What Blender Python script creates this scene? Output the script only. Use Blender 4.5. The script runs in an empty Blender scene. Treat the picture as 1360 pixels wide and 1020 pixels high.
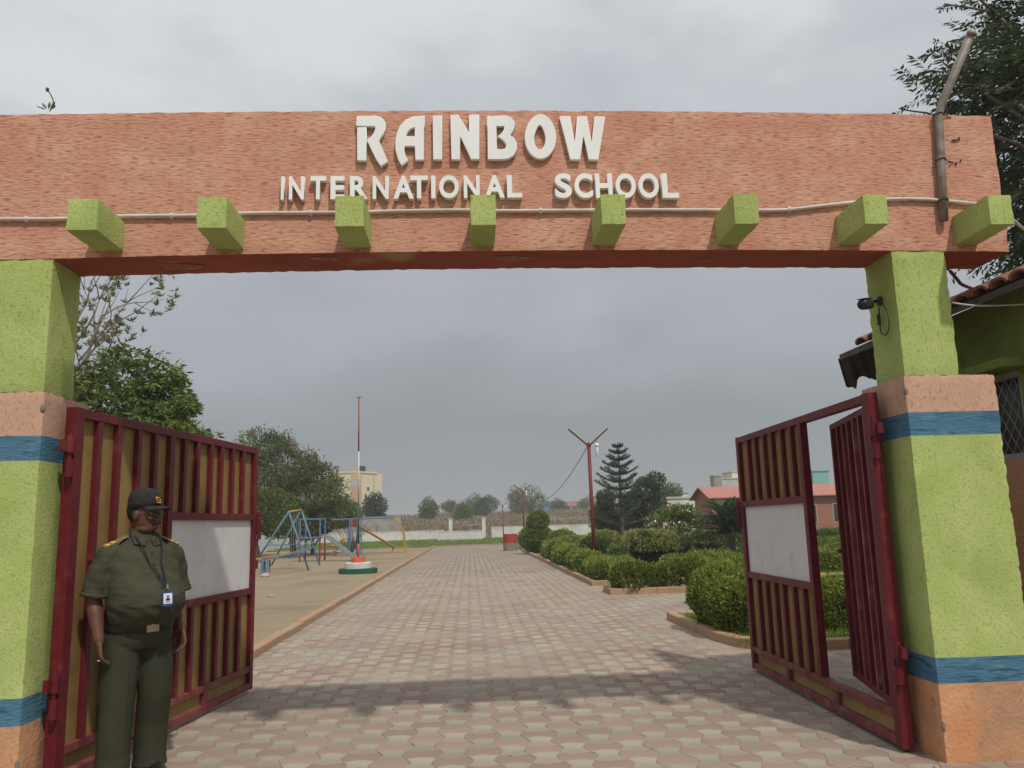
import bpy, bmesh, math, random
import numpy as np
from mathutils import Matrix, Vector, noise as mnoise

random.seed(7)
rng = np.random.default_rng(7)
SC = bpy.context.scene
C = SC.collection
PI = math.pi

# ------------------------------------------------------------------ camera, world, sun, exposure
FPX, CX, CY, CAMH = 1075.0, 680.0, 510.0, 1.48
_y, _p, _r = [math.radians(v) for v in (3.2, 9.8, -1.6)]
FW = np.array([math.sin(_y)*math.cos(_p), math.cos(_y)*math.cos(_p), math.sin(_p)])
RT = np.array([math.cos(_y), -math.sin(_y), 0.0]); UP = np.cross(RT, FW)
RT, UP = math.cos(_r)*RT + math.sin(_r)*UP, -math.sin(_r)*RT + math.cos(_r)*UP
cam = bpy.data.cameras.new('camera'); camo = bpy.data.objects.new('camera', cam); C.objects.link(camo)
cam.sensor_width = 36; cam.lens = FPX/1360*36; cam.clip_start = .05; cam.clip_end = 3000
camo.matrix_world = Matrix(((RT[0], UP[0], -FW[0], 0), (RT[1], UP[1], -FW[1], 0), (RT[2], UP[2], -FW[2], CAMH), (0, 0, 0, 1)))
SC.camera = camo

SUN_TO = Vector((.30, -.69, 1.0)).normalized()
sun = bpy.data.lights.new('sun', 'SUN'); sun.energy = 2.6; sun.angle = math.radians(1.8); sun.color = (1, .93, .82)
suno = bpy.data.objects.new('sun', sun); C.objects.link(suno)
suno.rotation_euler = SUN_TO.to_track_quat('Z', 'Y').to_euler()
SC.view_settings.view_transform = 'Standard'; SC.view_settings.look = 'None'
SC.view_settings.gamma = 1; SC.view_settings.exposure = 0.0
try: SC.view_settings.use_curve_mapping = False
except Exception: pass
try:
    SC.cycles.use_denoising = True; SC.cycles.max_bounces = 6; SC.cycles.diffuse_bounces = 3
    SC.cycles.transparent_max_bounces = 6
except Exception: pass

W = bpy.data.worlds.new('World'); SC.world = W; W.use_nodes = True
def build_world():
    nt = W.node_tree; n = nt.nodes; l = nt.links; n.clear()
    out = n.new('ShaderNodeOutputWorld')
    sky = n.new('ShaderNodeTexSky'); sky.sky_type = 'NISHITA'; sky.sun_disc = False
    sky.sun_elevation = math.asin(SUN_TO.z); sky.sun_rotation = math.atan2(SUN_TO.x, SUN_TO.y)
    sky.dust_density = 3.0
    b1 = n.new('ShaderNodeBackground'); b1.inputs['Strength'].default_value = .08
    l.new(sky.outputs[0], b1.inputs['Color'])
    tc = n.new('ShaderNodeTexCoord'); sep = n.new('ShaderNodeSeparateXYZ'); l.new(tc.outputs['Generated'], sep.inputs[0])
    # storm cloud deck: grey, darker and bluer towards the horizon
    def noi(scale, detail, sz, off=(0, 0, 0)):
        mp = n.new('ShaderNodeMapping'); mp.inputs['Scale'].default_value = (1, 1, sz); mp.inputs['Location'].default_value = off
        l.new(tc.outputs['Generated'], mp.inputs[0])
        t = n.new('ShaderNodeTexNoise'); t.inputs['Scale'].default_value = scale; t.inputs['Detail'].default_value = detail
        t.inputs['Roughness'].default_value = .5
        l.new(mp.outputs[0], t.inputs['Vector']); return t.outputs[0]
    def math_(op, a, b):
        m = n.new('ShaderNodeMath'); m.operation = op
        for i, v in enumerate((a, b)):
            if isinstance(v, (int, float)): m.inputs[i].default_value = v
            else: l.new(v, m.inputs[i])
        return m.outputs[0]
    n1 = noi(2.1, 5, 1.6, (3.1, .4, 1.3)); n2 = noi(6.0, 6, 2.4, (.3, 2.2, .7))
    d = math_('ADD', math_('MULTIPLY', math_('SUBTRACT', n1, .5), .60), math_('MULTIPLY', math_('SUBTRACT', n2, .5), .26))
    h = math_('ADD', sep.outputs['Z'], math_('MULTIPLY', d, math_('ADD', math_('MULTIPLY', sep.outputs['Z'], 1.9), .10)))
    cr = n.new('ShaderNodeValToRGB'); l.new(h, cr.inputs[0]); e = cr.color_ramp
    stops = [(0.0, (.345, .355, .360)), (.12, (.305, .325, .345)), (.22, (.395, .420, .450)), (.34, (.490, .522, .562)),
             (.46, (.580, .612, .645)), (.56, (.710, .735, .755)), (1.0, (.80, .82, .83))]
    e.elements[0].position = 0; e.elements[0].color = (*stops[0][1], 1); e.elements[1].position = 1; e.elements[1].color = (*stops[-1][1], 1)
    for p_, c_ in stops[1:-1]:
        el = e.elements.new(p_); el.color = (*c_, 1)
    b2 = n.new('ShaderNodeBackground'); b2.inputs['Strength'].default_value = 1.0; l.new(cr.outputs[0], b2.inputs['Color'])
    mx = n.new('ShaderNodeMixShader'); mx.inputs[0].default_value = .94
    l.new(b1.outputs[0], mx.inputs[1]); l.new(b2.outputs[0], mx.inputs[2]); l.new(mx.outputs[0], out.inputs[0])
build_world()

# ------------------------------------------------------------------ helpers
def ray(px, py):
    return RT*(px-CX)/FPX - UP*(py-CY)/FPX + FW
def at(px, py, Y):
    d = ray(px, py); t = Y/d[1]; return Vector((d[0]*t, Y, CAMH + d[2]*t))
def ground(px, py, z=0.0):
    d = ray(px, py); t = (z-CAMH)/d[2]; return Vector((d[0]*t, d[1]*t, z))

MATS = {}
def mat(name, c1, c2=None, scale=8., rough=.85, bump=0., bscale=30., stretch=(1, 1, 1), detail=6., spec=.3, metal=0., c3=None, s3=2.,
        attr=False, orand=0., lo=.35, hi=.65, coat=0., bdetail=8., s3lo=.55, s3hi=.7, trans=0., bstretch=None, dist=.01, crack=None):
    """procedural material: two-colour noise, an optional larger third stain colour, noise relief, per-face / per-object tint"""
    m = bpy.data.materials.new(name); m.use_nodes = True; MATS[name] = m
    nt = m.node_tree; n = nt.nodes; l = nt.links; b = n['Principled BSDF']
    b.inputs['Roughness'].default_value = rough; b.inputs['Metallic'].default_value = metal
    b.inputs['Specular IOR Level'].default_value = spec
    if coat: b.inputs['Coat Weight'].default_value = coat
    c2 = c2 or c1
    tc = n.new('ShaderNodeTexCoord')
    def noi(s, det, st):
        mp = n.new('ShaderNodeMapping'); mp.inputs['Scale'].default_value = st; l.new(tc.outputs['Object'], mp.inputs[0])
        t = n.new('ShaderNodeTexNoise'); t.inputs['Scale'].default_value = s; t.inputs['Detail'].default_value = det
        l.new(mp.outputs[0], t.inputs['Vector']); return t.outputs[0]
    def mixc(f, a, bb):
        x = n.new('ShaderNodeMix'); x.data_type = 'RGBA'
        if isinstance(f, float): x.inputs[0].default_value = f
        else: l.new(f, x.inputs[0])
        for i, v in ((6, a), (7, bb)):
            if isinstance(v, tuple): x.inputs[i].default_value = (*v, 1)
            else: l.new(v, x.inputs[i])
        return x.outputs[2]
    def ramp(f, a, bb):
        r = n.new('ShaderNodeMapRange'); r.inputs[1].default_value = a; r.inputs[2].default_value = bb; l.new(f, r.inputs[0]); return r.outputs[0]
    if attr:
        a = n.new('ShaderNodeAttribute'); a.attribute_name = 'tint'
        f = a.outputs['Fac']
    else:
        f = ramp(noi(scale, detail, stretch), lo, hi)
    col = mixc(f, c1, c2)
    if c3: col = mixc(ramp(noi(s3, 5., (1, 1, 1)), s3lo, s3hi), col, c3)
    if crack:
        cc_, cs, cst, c0, c1_ = crack
        col = mixc(ramp(noi(cs, 7., cst), c0, c1_), col, cc_)
    if orand:
        oi = n.new('ShaderNodeObjectInfo'); at_ = n.new('ShaderNodeAttribute'); at_.attribute_name = 'tint'
        ad = n.new('ShaderNodeMath'); ad.operation = 'ADD'; l.new(oi.outputs['Random'], ad.inputs[0]); l.new(at_.outputs['Fac'], ad.inputs[1])
        fr = n.new('ShaderNodeMath'); fr.operation = 'FRACT'; l.new(ad.outputs[0], fr.inputs[0])
        mr = n.new('ShaderNodeMapRange'); mr.inputs[3].default_value = 1-orand; mr.inputs[4].default_value = 1+orand; l.new(fr.outputs[0], mr.inputs[0])
        v = n.new('ShaderNodeVectorMath'); v.operation = 'SCALE'; l.new(col, v.inputs[0]); l.new(mr.outputs[0], v.inputs['Scale']); col = v.outputs[0]
    l.new(col, b.inputs['Base Color'])
    if bump:
        bp = n.new('ShaderNodeBump'); bp.inputs['Strength'].default_value = bump; bp.inputs['Distance'].default_value = dist
        l.new(noi(bscale, bdetail, bstretch or stretch), bp.inputs['Height']); l.new(bp.outputs[0], b.inputs['Normal'])
    if trans:
        tr = n.new('ShaderNodeBsdfTranslucent'); l.new(col, tr.inputs[0]); mx = n.new('ShaderNodeMixShader'); mx.inputs[0].default_value = trans
        o = n['Material Output']; l.new(b.outputs[0], mx.inputs[1]); l.new(tr.outputs[0], mx.inputs[2]); l.new(mx.outputs[0], o.inputs[0])
    return m

ABS = {}     # world-space origin of every parent, so parts can be modelled in place
def tag(o, label=None, cat=None, group=None, kind=None):
    if label: o['label'] = label
    if cat: o['category'] = cat
    if group: o['group'] = group
    if kind: o['kind'] = kind
    return o
def thing(name, label, cat, loc=(0, 0, 0), group=None):
    o = bpy.data.objects.new(name, None); C.objects.link(o); o.location = loc; o.empty_display_size = .2
    ABS[o.name] = Vector(loc); return tag(o, label, cat, group)
def link(name, me, parent=None, m=None, label=None, kind=None, loc=None):
    o = bpy.data.objects.new(name, me); C.objects.link(o)
    if m is not None and not me.materials: me.materials.append(m)
    if parent is not None:
        o.parent = parent; o.matrix_parent_inverse = Matrix.Translation(-ABS.get(parent.name, Vector((0, 0, 0))))
    if loc is not None: o.location = loc; ABS[o.name] = Vector(loc)
    if label: o['label'] = label
    if kind: o['kind'] = kind
    return o

class MB:
    def __init__(s): s.v = []; s.f = []; s.mi = []; s.t = []
    def add(s, vs, fs, mi=0, t=0.):
        k = len(s.v); s.v += [tuple(v) for v in vs]; s.f += [tuple(i+k for i in f) for f in fs]; s.mi += [mi]*len(fs); s.t += [t]*len(fs); return s
    def box(s, a, b, M=None, mi=0, t=0.):
        x0, y0, z0 = a; x1, y1, z1 = b
        vs = [Vector(p) for p in ((x0, y0, z0), (x1, y0, z0), (x1, y1, z0), (x0, y1, z0), (x0, y0, z1), (x1, y0, z1), (x1, y1, z1), (x0, y1, z1))]
        if M is not None: vs = [M @ v for v in vs]
        return s.add(vs, [(3, 2, 1, 0), (4, 5, 6, 7), (0, 1, 5, 4), (1, 2, 6, 5), (2, 3, 7, 6), (3, 0, 4, 7)], mi, t)
    def tube(s, pts, r, n=8, mi=0, cap=True, t=0., flat=1.):
        pts = [Vector(p) for p in pts]; rs = r if isinstance(r, (list, tuple)) else [r]*len(pts)
        vs = []; u = None
        for i, p in enumerate(pts):
            d = (pts[min(i+1, len(pts)-1)] - pts[max(i-1, 0)]).normalized()
            if u is None: u = d.orthogonal().normalized()
            u = (u - d*u.dot(d)).normalized(); w = d.cross(u)
            for k in range(n):
                a = 2*PI*k/n; vs.append(p + u*rs[i]*math.cos(a) + w*rs[i]*flat*math.sin(a))
        fs = [(i*n+k, i*n+(k+1) % n, (i+1)*n+(k+1) % n, (i+1)*n+k) for i in range(len(pts)-1) for k in range(n)]
        if cap: fs += [tuple(range(n-1, -1, -1)), tuple((len(pts)-1)*n+k for k in range(n))]
        return s.add(vs, fs, mi, t)
    def bar(s, p, q, w, h=None, mi=0, up=Vector((0, 0, 1))):
        p = Vector(p); q = Vector(q); h = h or w; d = (q-p).normalized()
        u = d.cross(up); u = u.normalized() if u.length > 1e-3 else Vector((1, 0, 0)); v = u.cross(d)
        vs = [e + u*a*w/2 + v*b*h/2 for e in (p, q) for a, b in ((-1, -1), (1, -1), (1, 1), (-1, 1))]
        return s.add(vs, [(0, 1, 2, 3), (7, 6, 5, 4), (0, 4, 5, 1), (1, 5, 6, 2), (2, 6, 7, 3), (3, 7, 4, 0)], mi)
    def lathe(s, prof, n=24, c=(0, 0, 0), mi=0, sx=1., sy=1.):
        c = Vector(c); vs = []
        for r, z in prof:
            for k in range(n):
                a = 2*PI*k/n; vs.append(c + Vector((r*sx*math.cos(a), r*sy*math.sin(a), z)))
        m = len(prof)
        fs = [(i*n+k, i*n+(k+1) % n, (i+1)*n+(k+1) % n, (i+1)*n+k) for i in range(m-1) for k in range(n)]
        fs += [tuple(range(n-1, -1, -1)), tuple((m-1)*n+k for k in range(n))]
        return s.add(vs, fs, mi)
    def ball(s, c, r, n=12, M=None, mi=0):
        rx, ry, rz = r if isinstance(r, (tuple, list)) else (r, r, r); c = Vector(c); vs = []; m = max(4, n//2+1)
        for i in range(1, m):
            ph = PI*i/m
            for k in range(n):
                a = 2*PI*k/n; v = Vector((rx*math.sin(ph)*math.cos(a), ry*math.sin(ph)*math.sin(a), rz*math.cos(ph)))
                vs.append(c + (M @ v if M is not None else v))
        for sg in (1, -1):
            v = Vector((0, 0, sg*rz)); vs.append(c + (M @ v if M is not None else v))
        R_ = m-1
        fs = [(i*n+k, (i+1)*n+k, (i+1)*n+(k+1) % n, i*n+(k+1) % n) for i in range(R_-1) for k in range(n)]
        fs += [(R_*n, k, (k+1) % n) for k in range(n)] + [(R_*n+1, (R_-1)*n+(k+1) % n, (R_-1)*n+k) for k in range(n)]
        return s.add(vs, fs, mi)
    def prism(s, poly, y0, y1, mi=0):
        """poly in (x,z), extruded along y"""
        n = len(poly); vs = [(x, y0, z) for x, z in poly] + [(x, y1, z) for x, z in poly]
        return s.add(vs, [tuple(range(n)), tuple(range(2*n-1, n-1, -1))] + [(i, i+n, (i+1) % n+n, (i+1) % n) for i in range(n)], mi)
    def mesh(s, name, mats=(), smooth=False, tint=False):
        me = bpy.data.meshes.new(name); me.from_pydata(s.v, [], s.f); me.update()
        for m in mats: me.materials.append(m)
        if any(s.mi): me.polygons.foreach_set('material_index', s.mi)
        if smooth: me.polygons.foreach_set('use_smooth', [True]*len(s.f))
        if tint:
            a = me.attributes.new('tint', 'FLOAT', 'FACE'); a.data.foreach_set('value', s.t)
        return me
    def build(s, name, m, parent=None, smooth=False, bevel=0., label=None, kind=None, tint=False, fix=False):
        ms = m if isinstance(m, (list, tuple)) else [m]
        me = s.mesh(name, ms, smooth, tint)
        if fix or bevel:
            bm = bmesh.new(); bm.from_mesh(me); bmesh.ops.recalc_face_normals(bm, faces=bm.faces)
            if bevel: bmesh.ops.bevel(bm, geom=[e for e in bm.edges if len(e.link_faces) == 2 and e.calc_face_angle(0) > .6], offset=bevel, segments=2, affect='EDGES', profile=.6)
            bm.to_mesh(me); bm.free()
        return link(name, me, parent, None, label, kind)

def bulk(name, V, Q, m, tint=None, parent=None, kind=None, smooth=False, label=None):
    """V (n,3) array, Q (k,4|3) int array"""
    me = bpy.data.meshes.new(name); nv = len(V); k, c = Q.shape
    me.vertices.add(nv); me.vertices.foreach_set('co', np.ascontiguousarray(V, dtype=np.float32).ravel())
    me.loops.add(k*c); me.loops.foreach_set('vertex_index', Q.astype(np.int32).ravel())
    me.polygons.add(k); me.polygons.foreach_set('loop_start', np.arange(0, k*c, c, dtype=np.int32)); me.polygons.foreach_set('loop_total', np.full(k, c, dtype=np.int32))
    me.update(calc_edges=True)
    for x in (m if isinstance(m, (list, tuple)) else [m]): me.materials.append(x)
    if smooth: me.polygons.foreach_set('use_smooth', [True]*k)
    if tint is not None:
        a = me.attributes.new('tint', 'FLOAT', 'FACE'); a.data.foreach_set('value', np.asarray(tint, dtype=np.float32))
    return link(name, me, parent, None, label, kind)

def leaf_quads(P, size, asp=.45, up=.3, dirs=None, var=.35, drop=0.):
    """a kite-shaped leaf at each point of P"""
    n = len(P); d = rng.normal(size=(n, 3)) if dirs is None else dirs + rng.normal(size=(n, 3))*.45
    d[:, 2] += up - drop; d /= np.linalg.norm(d, axis=1)[:, None] + 1e-9
    s = rng.normal(size=(n, 3)); s = np.cross(d, s); s /= np.linalg.norm(s, axis=1)[:, None] + 1e-9
    L = (size*(1 + var*rng.uniform(-1, 1, n)))[:, None]
    a = P; b = P + d*L*.45 + s*L*asp*.5; c = P + d*L; e = P + d*L*.45 - s*L*asp*.5
    V = np.stack([a, b, c, e], 1).reshape(-1, 3); Q = np.arange(n*4).reshape(n, 4)
    return V, Q

def fbm(P, f, seed=0):
    """cheap smooth pseudo-noise on an (n,3) array, in about -1..1"""
    r = np.random.default_rng(seed); out = np.zeros(len(P)); am = 1.; tot = 0
    for o in range(3):
        K = r.normal(size=(5, 3)); K /= np.linalg.norm(K, axis=1)[:, None]; ph = r.uniform(0, 6.28, 5)
        out += am*np.sin(P @ (K.T*f*2**o) + ph).sum(1)/2.6; tot += am; am *= .55
    return out/tot

def rough_block(name, a, b, m, parent, step=.045, amp=.004, seed=1, label=None, edge=.012, camber=None):
    """a plastered masonry block: dense box with softened, slightly uneven edges"""
    a = np.array(a, float); b = np.array(b, float); N = np.maximum(1, np.round((b-a)/step).astype(int))
    V = []; Q = []; key = {}
    def vid(i, j, k):
        t = (i, j, k)
        if t not in key: key[t] = len(V); V.append(t)
        return key[t]
    nx, ny, nz = N
    for k_, n_, (u, w) in ((0, nx, (ny, nz)), (1, ny, (nx, nz)), (2, nz, (nx, ny))):
        for side in (0, n_):
            for i in range(u):
                for j in range(w):
                    def P(i_, j_):
                        t = [0, 0, 0]; t[k_] = side
                        o = [x for x in range(3) if x != k_]; t[o[0]] = i_; t[o[1]] = j_; return vid(*t)
                    q = [P(i, j), P(i+1, j), P(i+1, j+1), P(i, j+1)]
                    if (side > 0) == (k_ == 1): q.reverse()
                    Q.append(q)
    T = np.array(V, float); X = a + (b-a)*T/N
    on = ((T == 0) | (T == N)).sum(1)            # 1 face, 2 edge, 3 corner
    cen = (a+b)/2; inw = np.sign(cen-X)*((T == 0) | (T == N))
    r = np.random.default_rng(seed)
    X = X + inw*(np.where(on > 1, edge*(.25+.75*r.uniform(size=len(X))**2), 0))[:, None]
    nn = fbm(X, 11, seed)*amp*.55 + r.normal(size=len(X))*amp*.12
    X = X - inw*nn[:, None]
    if camber:
        X[:, 2] += camber(X[:, 0])
    o = bulk(name, X, np.array(Q), m, parent=parent, smooth=True, label=label)
    o.data.set_sharp_from_angle(angle=math.radians(38))
    return o

# ------------------------------------------------------------------ materials
M_ = MATS
mat('plaster_salmon', (.54, .285, .205), (.62, .375, .265), 6, .93, .5, 50, (.5, 1, 1.2), 9, .1, c3=(.55, .265, .19), s3=4.0, s3lo=.44, s3hi=.66, bstretch=(.35, 1, 1.4), dist=.010, crack=((.35, .145, .10), 84., (.20, 1, 1.3), .50, .66), lo=.36, hi=.66)
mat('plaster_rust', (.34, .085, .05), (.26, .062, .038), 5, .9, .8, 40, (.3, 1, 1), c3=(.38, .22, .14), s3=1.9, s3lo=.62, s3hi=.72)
mat('plaster_green', (.37, .46, .145), (.45, .53, .20), 4, .93, .5, 85, (1, 1, .8), 9, .1, c3=(.30, .37, .11), s3=2.2, s3lo=.5, s3hi=.75, dist=.010, crack=((.28, .34, .10), 60., (1, 1, .6), .54, .70))
mat('plaster_peach', (.58, .375, .275), (.53, .33, .235), 7, .93, .5, 70, (1, 1, .5), 9, .1, c3=(.46, .30, .22), s3=3, dist=.010, crack=((.38, .22, .15), 55., (1, 1, .45), .54, .7))
mat('plaster_orange', (.54, .25, .115), (.60, .33, .18), 4, .92, .6, 48, (1, 1, .8), c3=(.40, .24, .15), s3=3.5, s3lo=.48, s3hi=.68, dist=.012, crack=((.30, .16, .10), 14., (1, 1, .8), .6, .75))
mat('paint_blue', (.055, .155, .245), (.075, .19, .28), 6, .85, .6, 50, (.3, .3, 1.5), c3=(.12, .22, .30), s3=7, dist=.012, crack=((.03, .09, .15), 26., (.25, .25, 1.5), .56, .68))
mat('bare_concrete', (.17, .155, .135), (.25, .225, .195), 10, .95, .7, 40)
mat('gate_red', (.135, .0095, .017), (.10, .008, .014), 14, .5, .2, 60, c3=(.19, .035, .035), s3=7, s3lo=.58, s3hi=.75, spec=.3)
mat('gate_red_dusty', (.14, .020, .027), (.20, .06, .055), 9, .65, .25, 60, (1, 1, .4), c3=(.26, .14, .11), s3=8, s3lo=.55, s3hi=.78)
mat('sheet_ochre', (.30, .195, .065), (.23, .145, .05), 3, .65, .35, 25, (1, 1, .35), c3=(.17, .10, .045), s3=4, s3lo=.55, s3hi=.8)
mat('sheet_maroon', (.11, .014, .02), (.08, .012, .014), 5, .6, .2, 25)
mat('board_white', (.60, .59, .60), (.66, .65, .66), 4, .6, .15, 20, c3=(.48, .46, .45), s3=6, s3lo=.62, s3hi=.8)
mat('letter_white', (.84, .86, .86), (.78, .80, .80), 5, .55, .1, 20, (1, 1, .4), c3=(.66, .65, .61), s3=9, s3lo=.66, s3hi=.9)
mat('pvc_white', (.62, .60, .57), (.52, .50, .47), 6, .5)
mat('steel_dull', (.20, .17, .15), (.28, .25, .23), 12, .6, .2, 40, metal=.3, c3=(.16, .09, .06), s3=9)
mat('black_plastic', (.02, .02, .022), None, 4, .45, spec=.4)
mat('cable_dark', (.04, .038, .036), None, 4, .6)
mat('cable_brown', (.16, .05, .04), None, 4, .6)
mat('paver_cream', (.350, .318, .250), (.305, .275, .215), 5, .92, .4, 70, c3=(.26, .215, .170), s3=.9, orand=.10, s3lo=.45, s3hi=.72)
mat('paver_red', (.295, .185, .155), (.265, .165, .138), 5, .92, .4, 70, c3=(.305, .255, .212), s3=.8, orand=.10, s3lo=.38, s3hi=.64)
mat('joint_sand', (.30, .235, .185), (.36, .29, .225), 12, .95, .5, 60)
mat('sand', (.30, .232, .155), (.255, .198, .132), 1.4, .97, .8, 9, detail=10, c3=(.20, .155, .105), s3=.35, s3lo=.5, s3hi=.72, dist=.05, lo=.3, hi=.7)
mat('soil', (.13, .085, .05), (.19, .13, .075), 5, .97, .8, 14)
mat('lawn', (.075, .115, .022), (.12, .16, .04), 2, .95, .8, 30, c3=(.19, .17, .07), s3=.6)
mat('field', (.22, .17, .09), (.16, .14, .06), .15, .97, .5, 3, c3=(.10, .12, .035), s3=.05)
mat('kerb', (.36, .27, .19), (.28, .21, .15), 3, .92, .6, 30, c3=(.22, .17, .12), s3=1.2)
mat('kerb_orange', (.40, .225, .12), (.35, .26, .18), 4, .92, .6, 30, c3=(.26, .21, .16), s3=2)
mat('white_wall', (.66, .655, .63), (.56, .55, .52), .9, .9, .3, 12, c3=(.40, .385, .35), s3=.6, s3lo=.52, s3hi=.8)
mat('grey_wall', (.26, .235, .21), (.34, .31, .28), .8, .92, .3, 9, c3=(.20, .165, .14), s3=.5)
mat('leaf', (.055, .085, .016), (.18, .235, .050), rough=.6, attr=True, trans=.3, spec=.3)
mat('leaf_hedge', (.065, .10, .014), (.30, .36, .065), rough=.6, attr=True, trans=.3, spec=.3)
mat('leaf_dark', (.026, .045, .016), (.080, .115, .038), rough=.55, attr=True, trans=.25, spec=.35)
mat('leaf_mid', (.060, .086, .022), (.20, .245, .080), rough=.6, attr=True, trans=.3)
mat('leaf_yellow', (.16, .19, .04), (.40, .39, .13), rough=.6, attr=True, trans=.3)
mat('leaf_bright', (.095, .150, .020), (.25, .31, .055), rough=.5, attr=True, trans=.3)
mat('leaf_olive', (.095, .095, .050), (.24, .23, .12), rough=.7, attr=True, trans=.25)
mat('scrub_brown', (.17, .12, .08), (.30, .25, .17), rough=.9, attr=True)
mat('pine_green', (.022, .042, .020), (.07, .10, .045), rough=.7, attr=True)
mat('bark', (.085, .065, .048), (.16, .13, .10), 12, .95, .9, 25, (1, 1, .3))
mat('bark_pale', (.22, .19, .16), (.15, .125, .105), 8, .9, .5, 25, (1, 1, .3))
mat('petal_red', (.55, .02, .02), (.40, .015, .03), 9, .6)
mat('petal_white', (.78, .76, .66), (.70, .66, .52), 9, .6)
mat('pole_red', (.17, .030, .026), (.13, .024, .021), 8, .55, .15, 30)
mat('pole_white', (.62, .62, .60), (.55, .54, .52), 8, .5)
mat('flag_red', (.40, .075, .07), (.34, .06, .055), 6, .6)
mat('flag_green', (.015, .085, .055), (.025, .105, .07), 5, .8, .2, 30)
mat('flag_orange', (.58, .13, .045), (.50, .11, .04), 5, .8, .2, 30)
mat('play_blue', (.075, .17, .27), (.11, .21, .31), 6, .5)
mat('play_yellow', (.48, .31, .06), (.42, .27, .07), 6, .5)
mat('play_red', (.30, .035, .03), (.22, .03, .03), 6, .5)
mat('slide_grey', (.16, .19, .19), (.20, .23, .22), 6, .5)
mat('stone', (.45, .38, .30), (.38, .31, .24), 6, .9, .5, 20)
mat('wall_cream', (.66, .58, .40), (.70, .62, .45), 1, .9, c3=(.55, .47, .33), s3=.5)
mat('wall_pinkish', (.55, .36, .28), (.50, .32, .25), 1, .9)
mat('wall_yellow', (.66, .45, .20), (.60, .42, .2), 1, .9)
mat('wall_brickred', (.30, .125, .095), (.35, .16, .12), 3, .9, .2, 20)
mat('roof_pink', (.42, .19, .155), (.36, .16, .13), 4, .8, .3, 12)
mat('roof_tile', (.30, .14, .10), (.20, .10, .08), 6, .9, .5, 25)
mat('window_dark', (.03, .028, .028), (.05, .045, .042), 3, .3, spec=.5)
mat('wall_pale', (.50, .50, .50), (.42, .42, .42), 1, .9)
mat('blue_paint', (.06, .20, .42), (.08, .24, .45), 2, .7)
mat('hut_green', (.20, .25, .055), (.16, .20, .045), 3, .92, .8, 40, c3=(.11, .13, .035), s3=2, dist=.02)
mat('hut_pink', (.58, .30, .20), (.52, .26, .17), 3, .92, .8, 40, dist=.02)
mat('frame_grey', (.38, .37, .35), (.30, .29, .28), 6, .6)
mat('wire_mesh', (.36, .32, .28), None, 6, .5, metal=.3)
mat('tin_dark', (.07, .06, .055), (.11, .09, .08), 8, .7, .3, 20)
mat('skin', (.125, .054, .031), (.095, .041, .025), 14, .5, .25, 120, spec=.4, dist=.003)
mat('hair', (.010, .009, .008), (.022, .018, .015), 60, .7)
mat('shirt', (.062, .062, .040), (.048, .048, .031), 8, .88, .6, 9, (1, 1, 2.2), spec=.12, dist=.03, bdetail=3)
mat('trousers', (.046, .047, .030), (.038, .039, .025), 3, .9, .3, 5, spec=.1, dist=.02, bdetail=2)
mat('belt_dark', (.016, .014, .013), None, 6, .5)
mat('buckle', (.42, .36, .28), (.34, .29, .22), 20, .35, metal=.7)
mat('cap_cloth', (.020, .019, .020), (.030, .028, .029), 30, .9, .3, 120)
mat('gold', (.62, .34, .03), (.55, .28, .02), 20, .5)
mat('epaulette', (.20, .155, .085), (.26, .20, .12), 30, .8)
mat('stripe_yellow', (.62, .52, .06), None, 20, .7)
mat('strap_navy', (.010, .014, .035), None, 20, .7)
mat('card_white', (.72, .73, .76), None, 20, .4)
mat('card_blue', (.02, .07, .26), None, 20, .4)
mat('print_dark', (.03, .03, .04), None, 20, .5)
mat('eye_white', (.30, .25, .22), None, 20, .4)
mat('ring_silver', (.7, .7, .68), None, 20, .25, metal=1.)
mat('shoe', (.015, .013, .012), (.03, .026, .022), 9, .4)
mat('glass_lens', (.05, .05, .055), None, 5, .08, spec=.8)
mat('drum_red', (.36, .045, .035), (.28, .04, .03), 5, .7)
mat('patch', (.36, .19, .12), (.26, .09, .055), 12, .9, .4, 40, lo=.4, hi=.6)
mat('paint_aqua', (.20, .42, .40), None, 5, .8)

# ------------------------------------------------------------------ ground, paving, kerbs
def grid_sheet(name, x0, x1, y0, y1, nx, ny, zf, m):
    xs = np.linspace(x0, x1, nx+1); ys = np.linspace(y0, y1, ny+1); X, Y = np.meshgrid(xs, ys)
    V = np.stack([X.ravel(), Y.ravel(), zf(X, Y).ravel()], 1)
    i = np.arange(nx*ny); a = (i//nx)*(nx+1) + i % nx
    Q = np.stack([a, a+1, a+nx+2, a+nx+1], 1)
    return bulk(name, V, Q, m, kind='structure', smooth=True)
def f2(X, Y, f, seed): return fbm(np.stack([X.ravel(), Y.ravel(), 0*X.ravel()], 1), f, seed).reshape(X.shape)
def terrain_z(X, Y):
    rise = np.clip((Y-100)/70, 0, 1)
    return -.06 + rise*(3.4 + .7*f2(X, Y, .05, 3)) - np.clip((Y-190)/200, 0, 1)*3
grid_sheet('ground', -1500, 1500, -300, 2400, 60, 60, lambda X, Y: -.30 + 0*X, M_['field'])
grid_sheet('scrub_hill', -150, 170, 99, 420, 90, 90, terrain_z, M_['field'])
grid_sheet('playground_sand', -45, -2.68, 5.9, 58, 110, 150, lambda X, Y: .035 + .022*f2(X, Y, 1.1, 5) + .012*f2(X, Y, 4, 6), M_['sand'])
grid_sheet('grass_field', -60, 60, 60.6, 92, 60, 20, lambda X, Y: .0 + .05*f2(X, Y, .4, 8), M_['lawn'])
grid_sheet('roadside_ground', -30, 30, -12, 60.5, 40, 40, lambda X, Y: -.045 + 0*X, M_['soil'])

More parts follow.
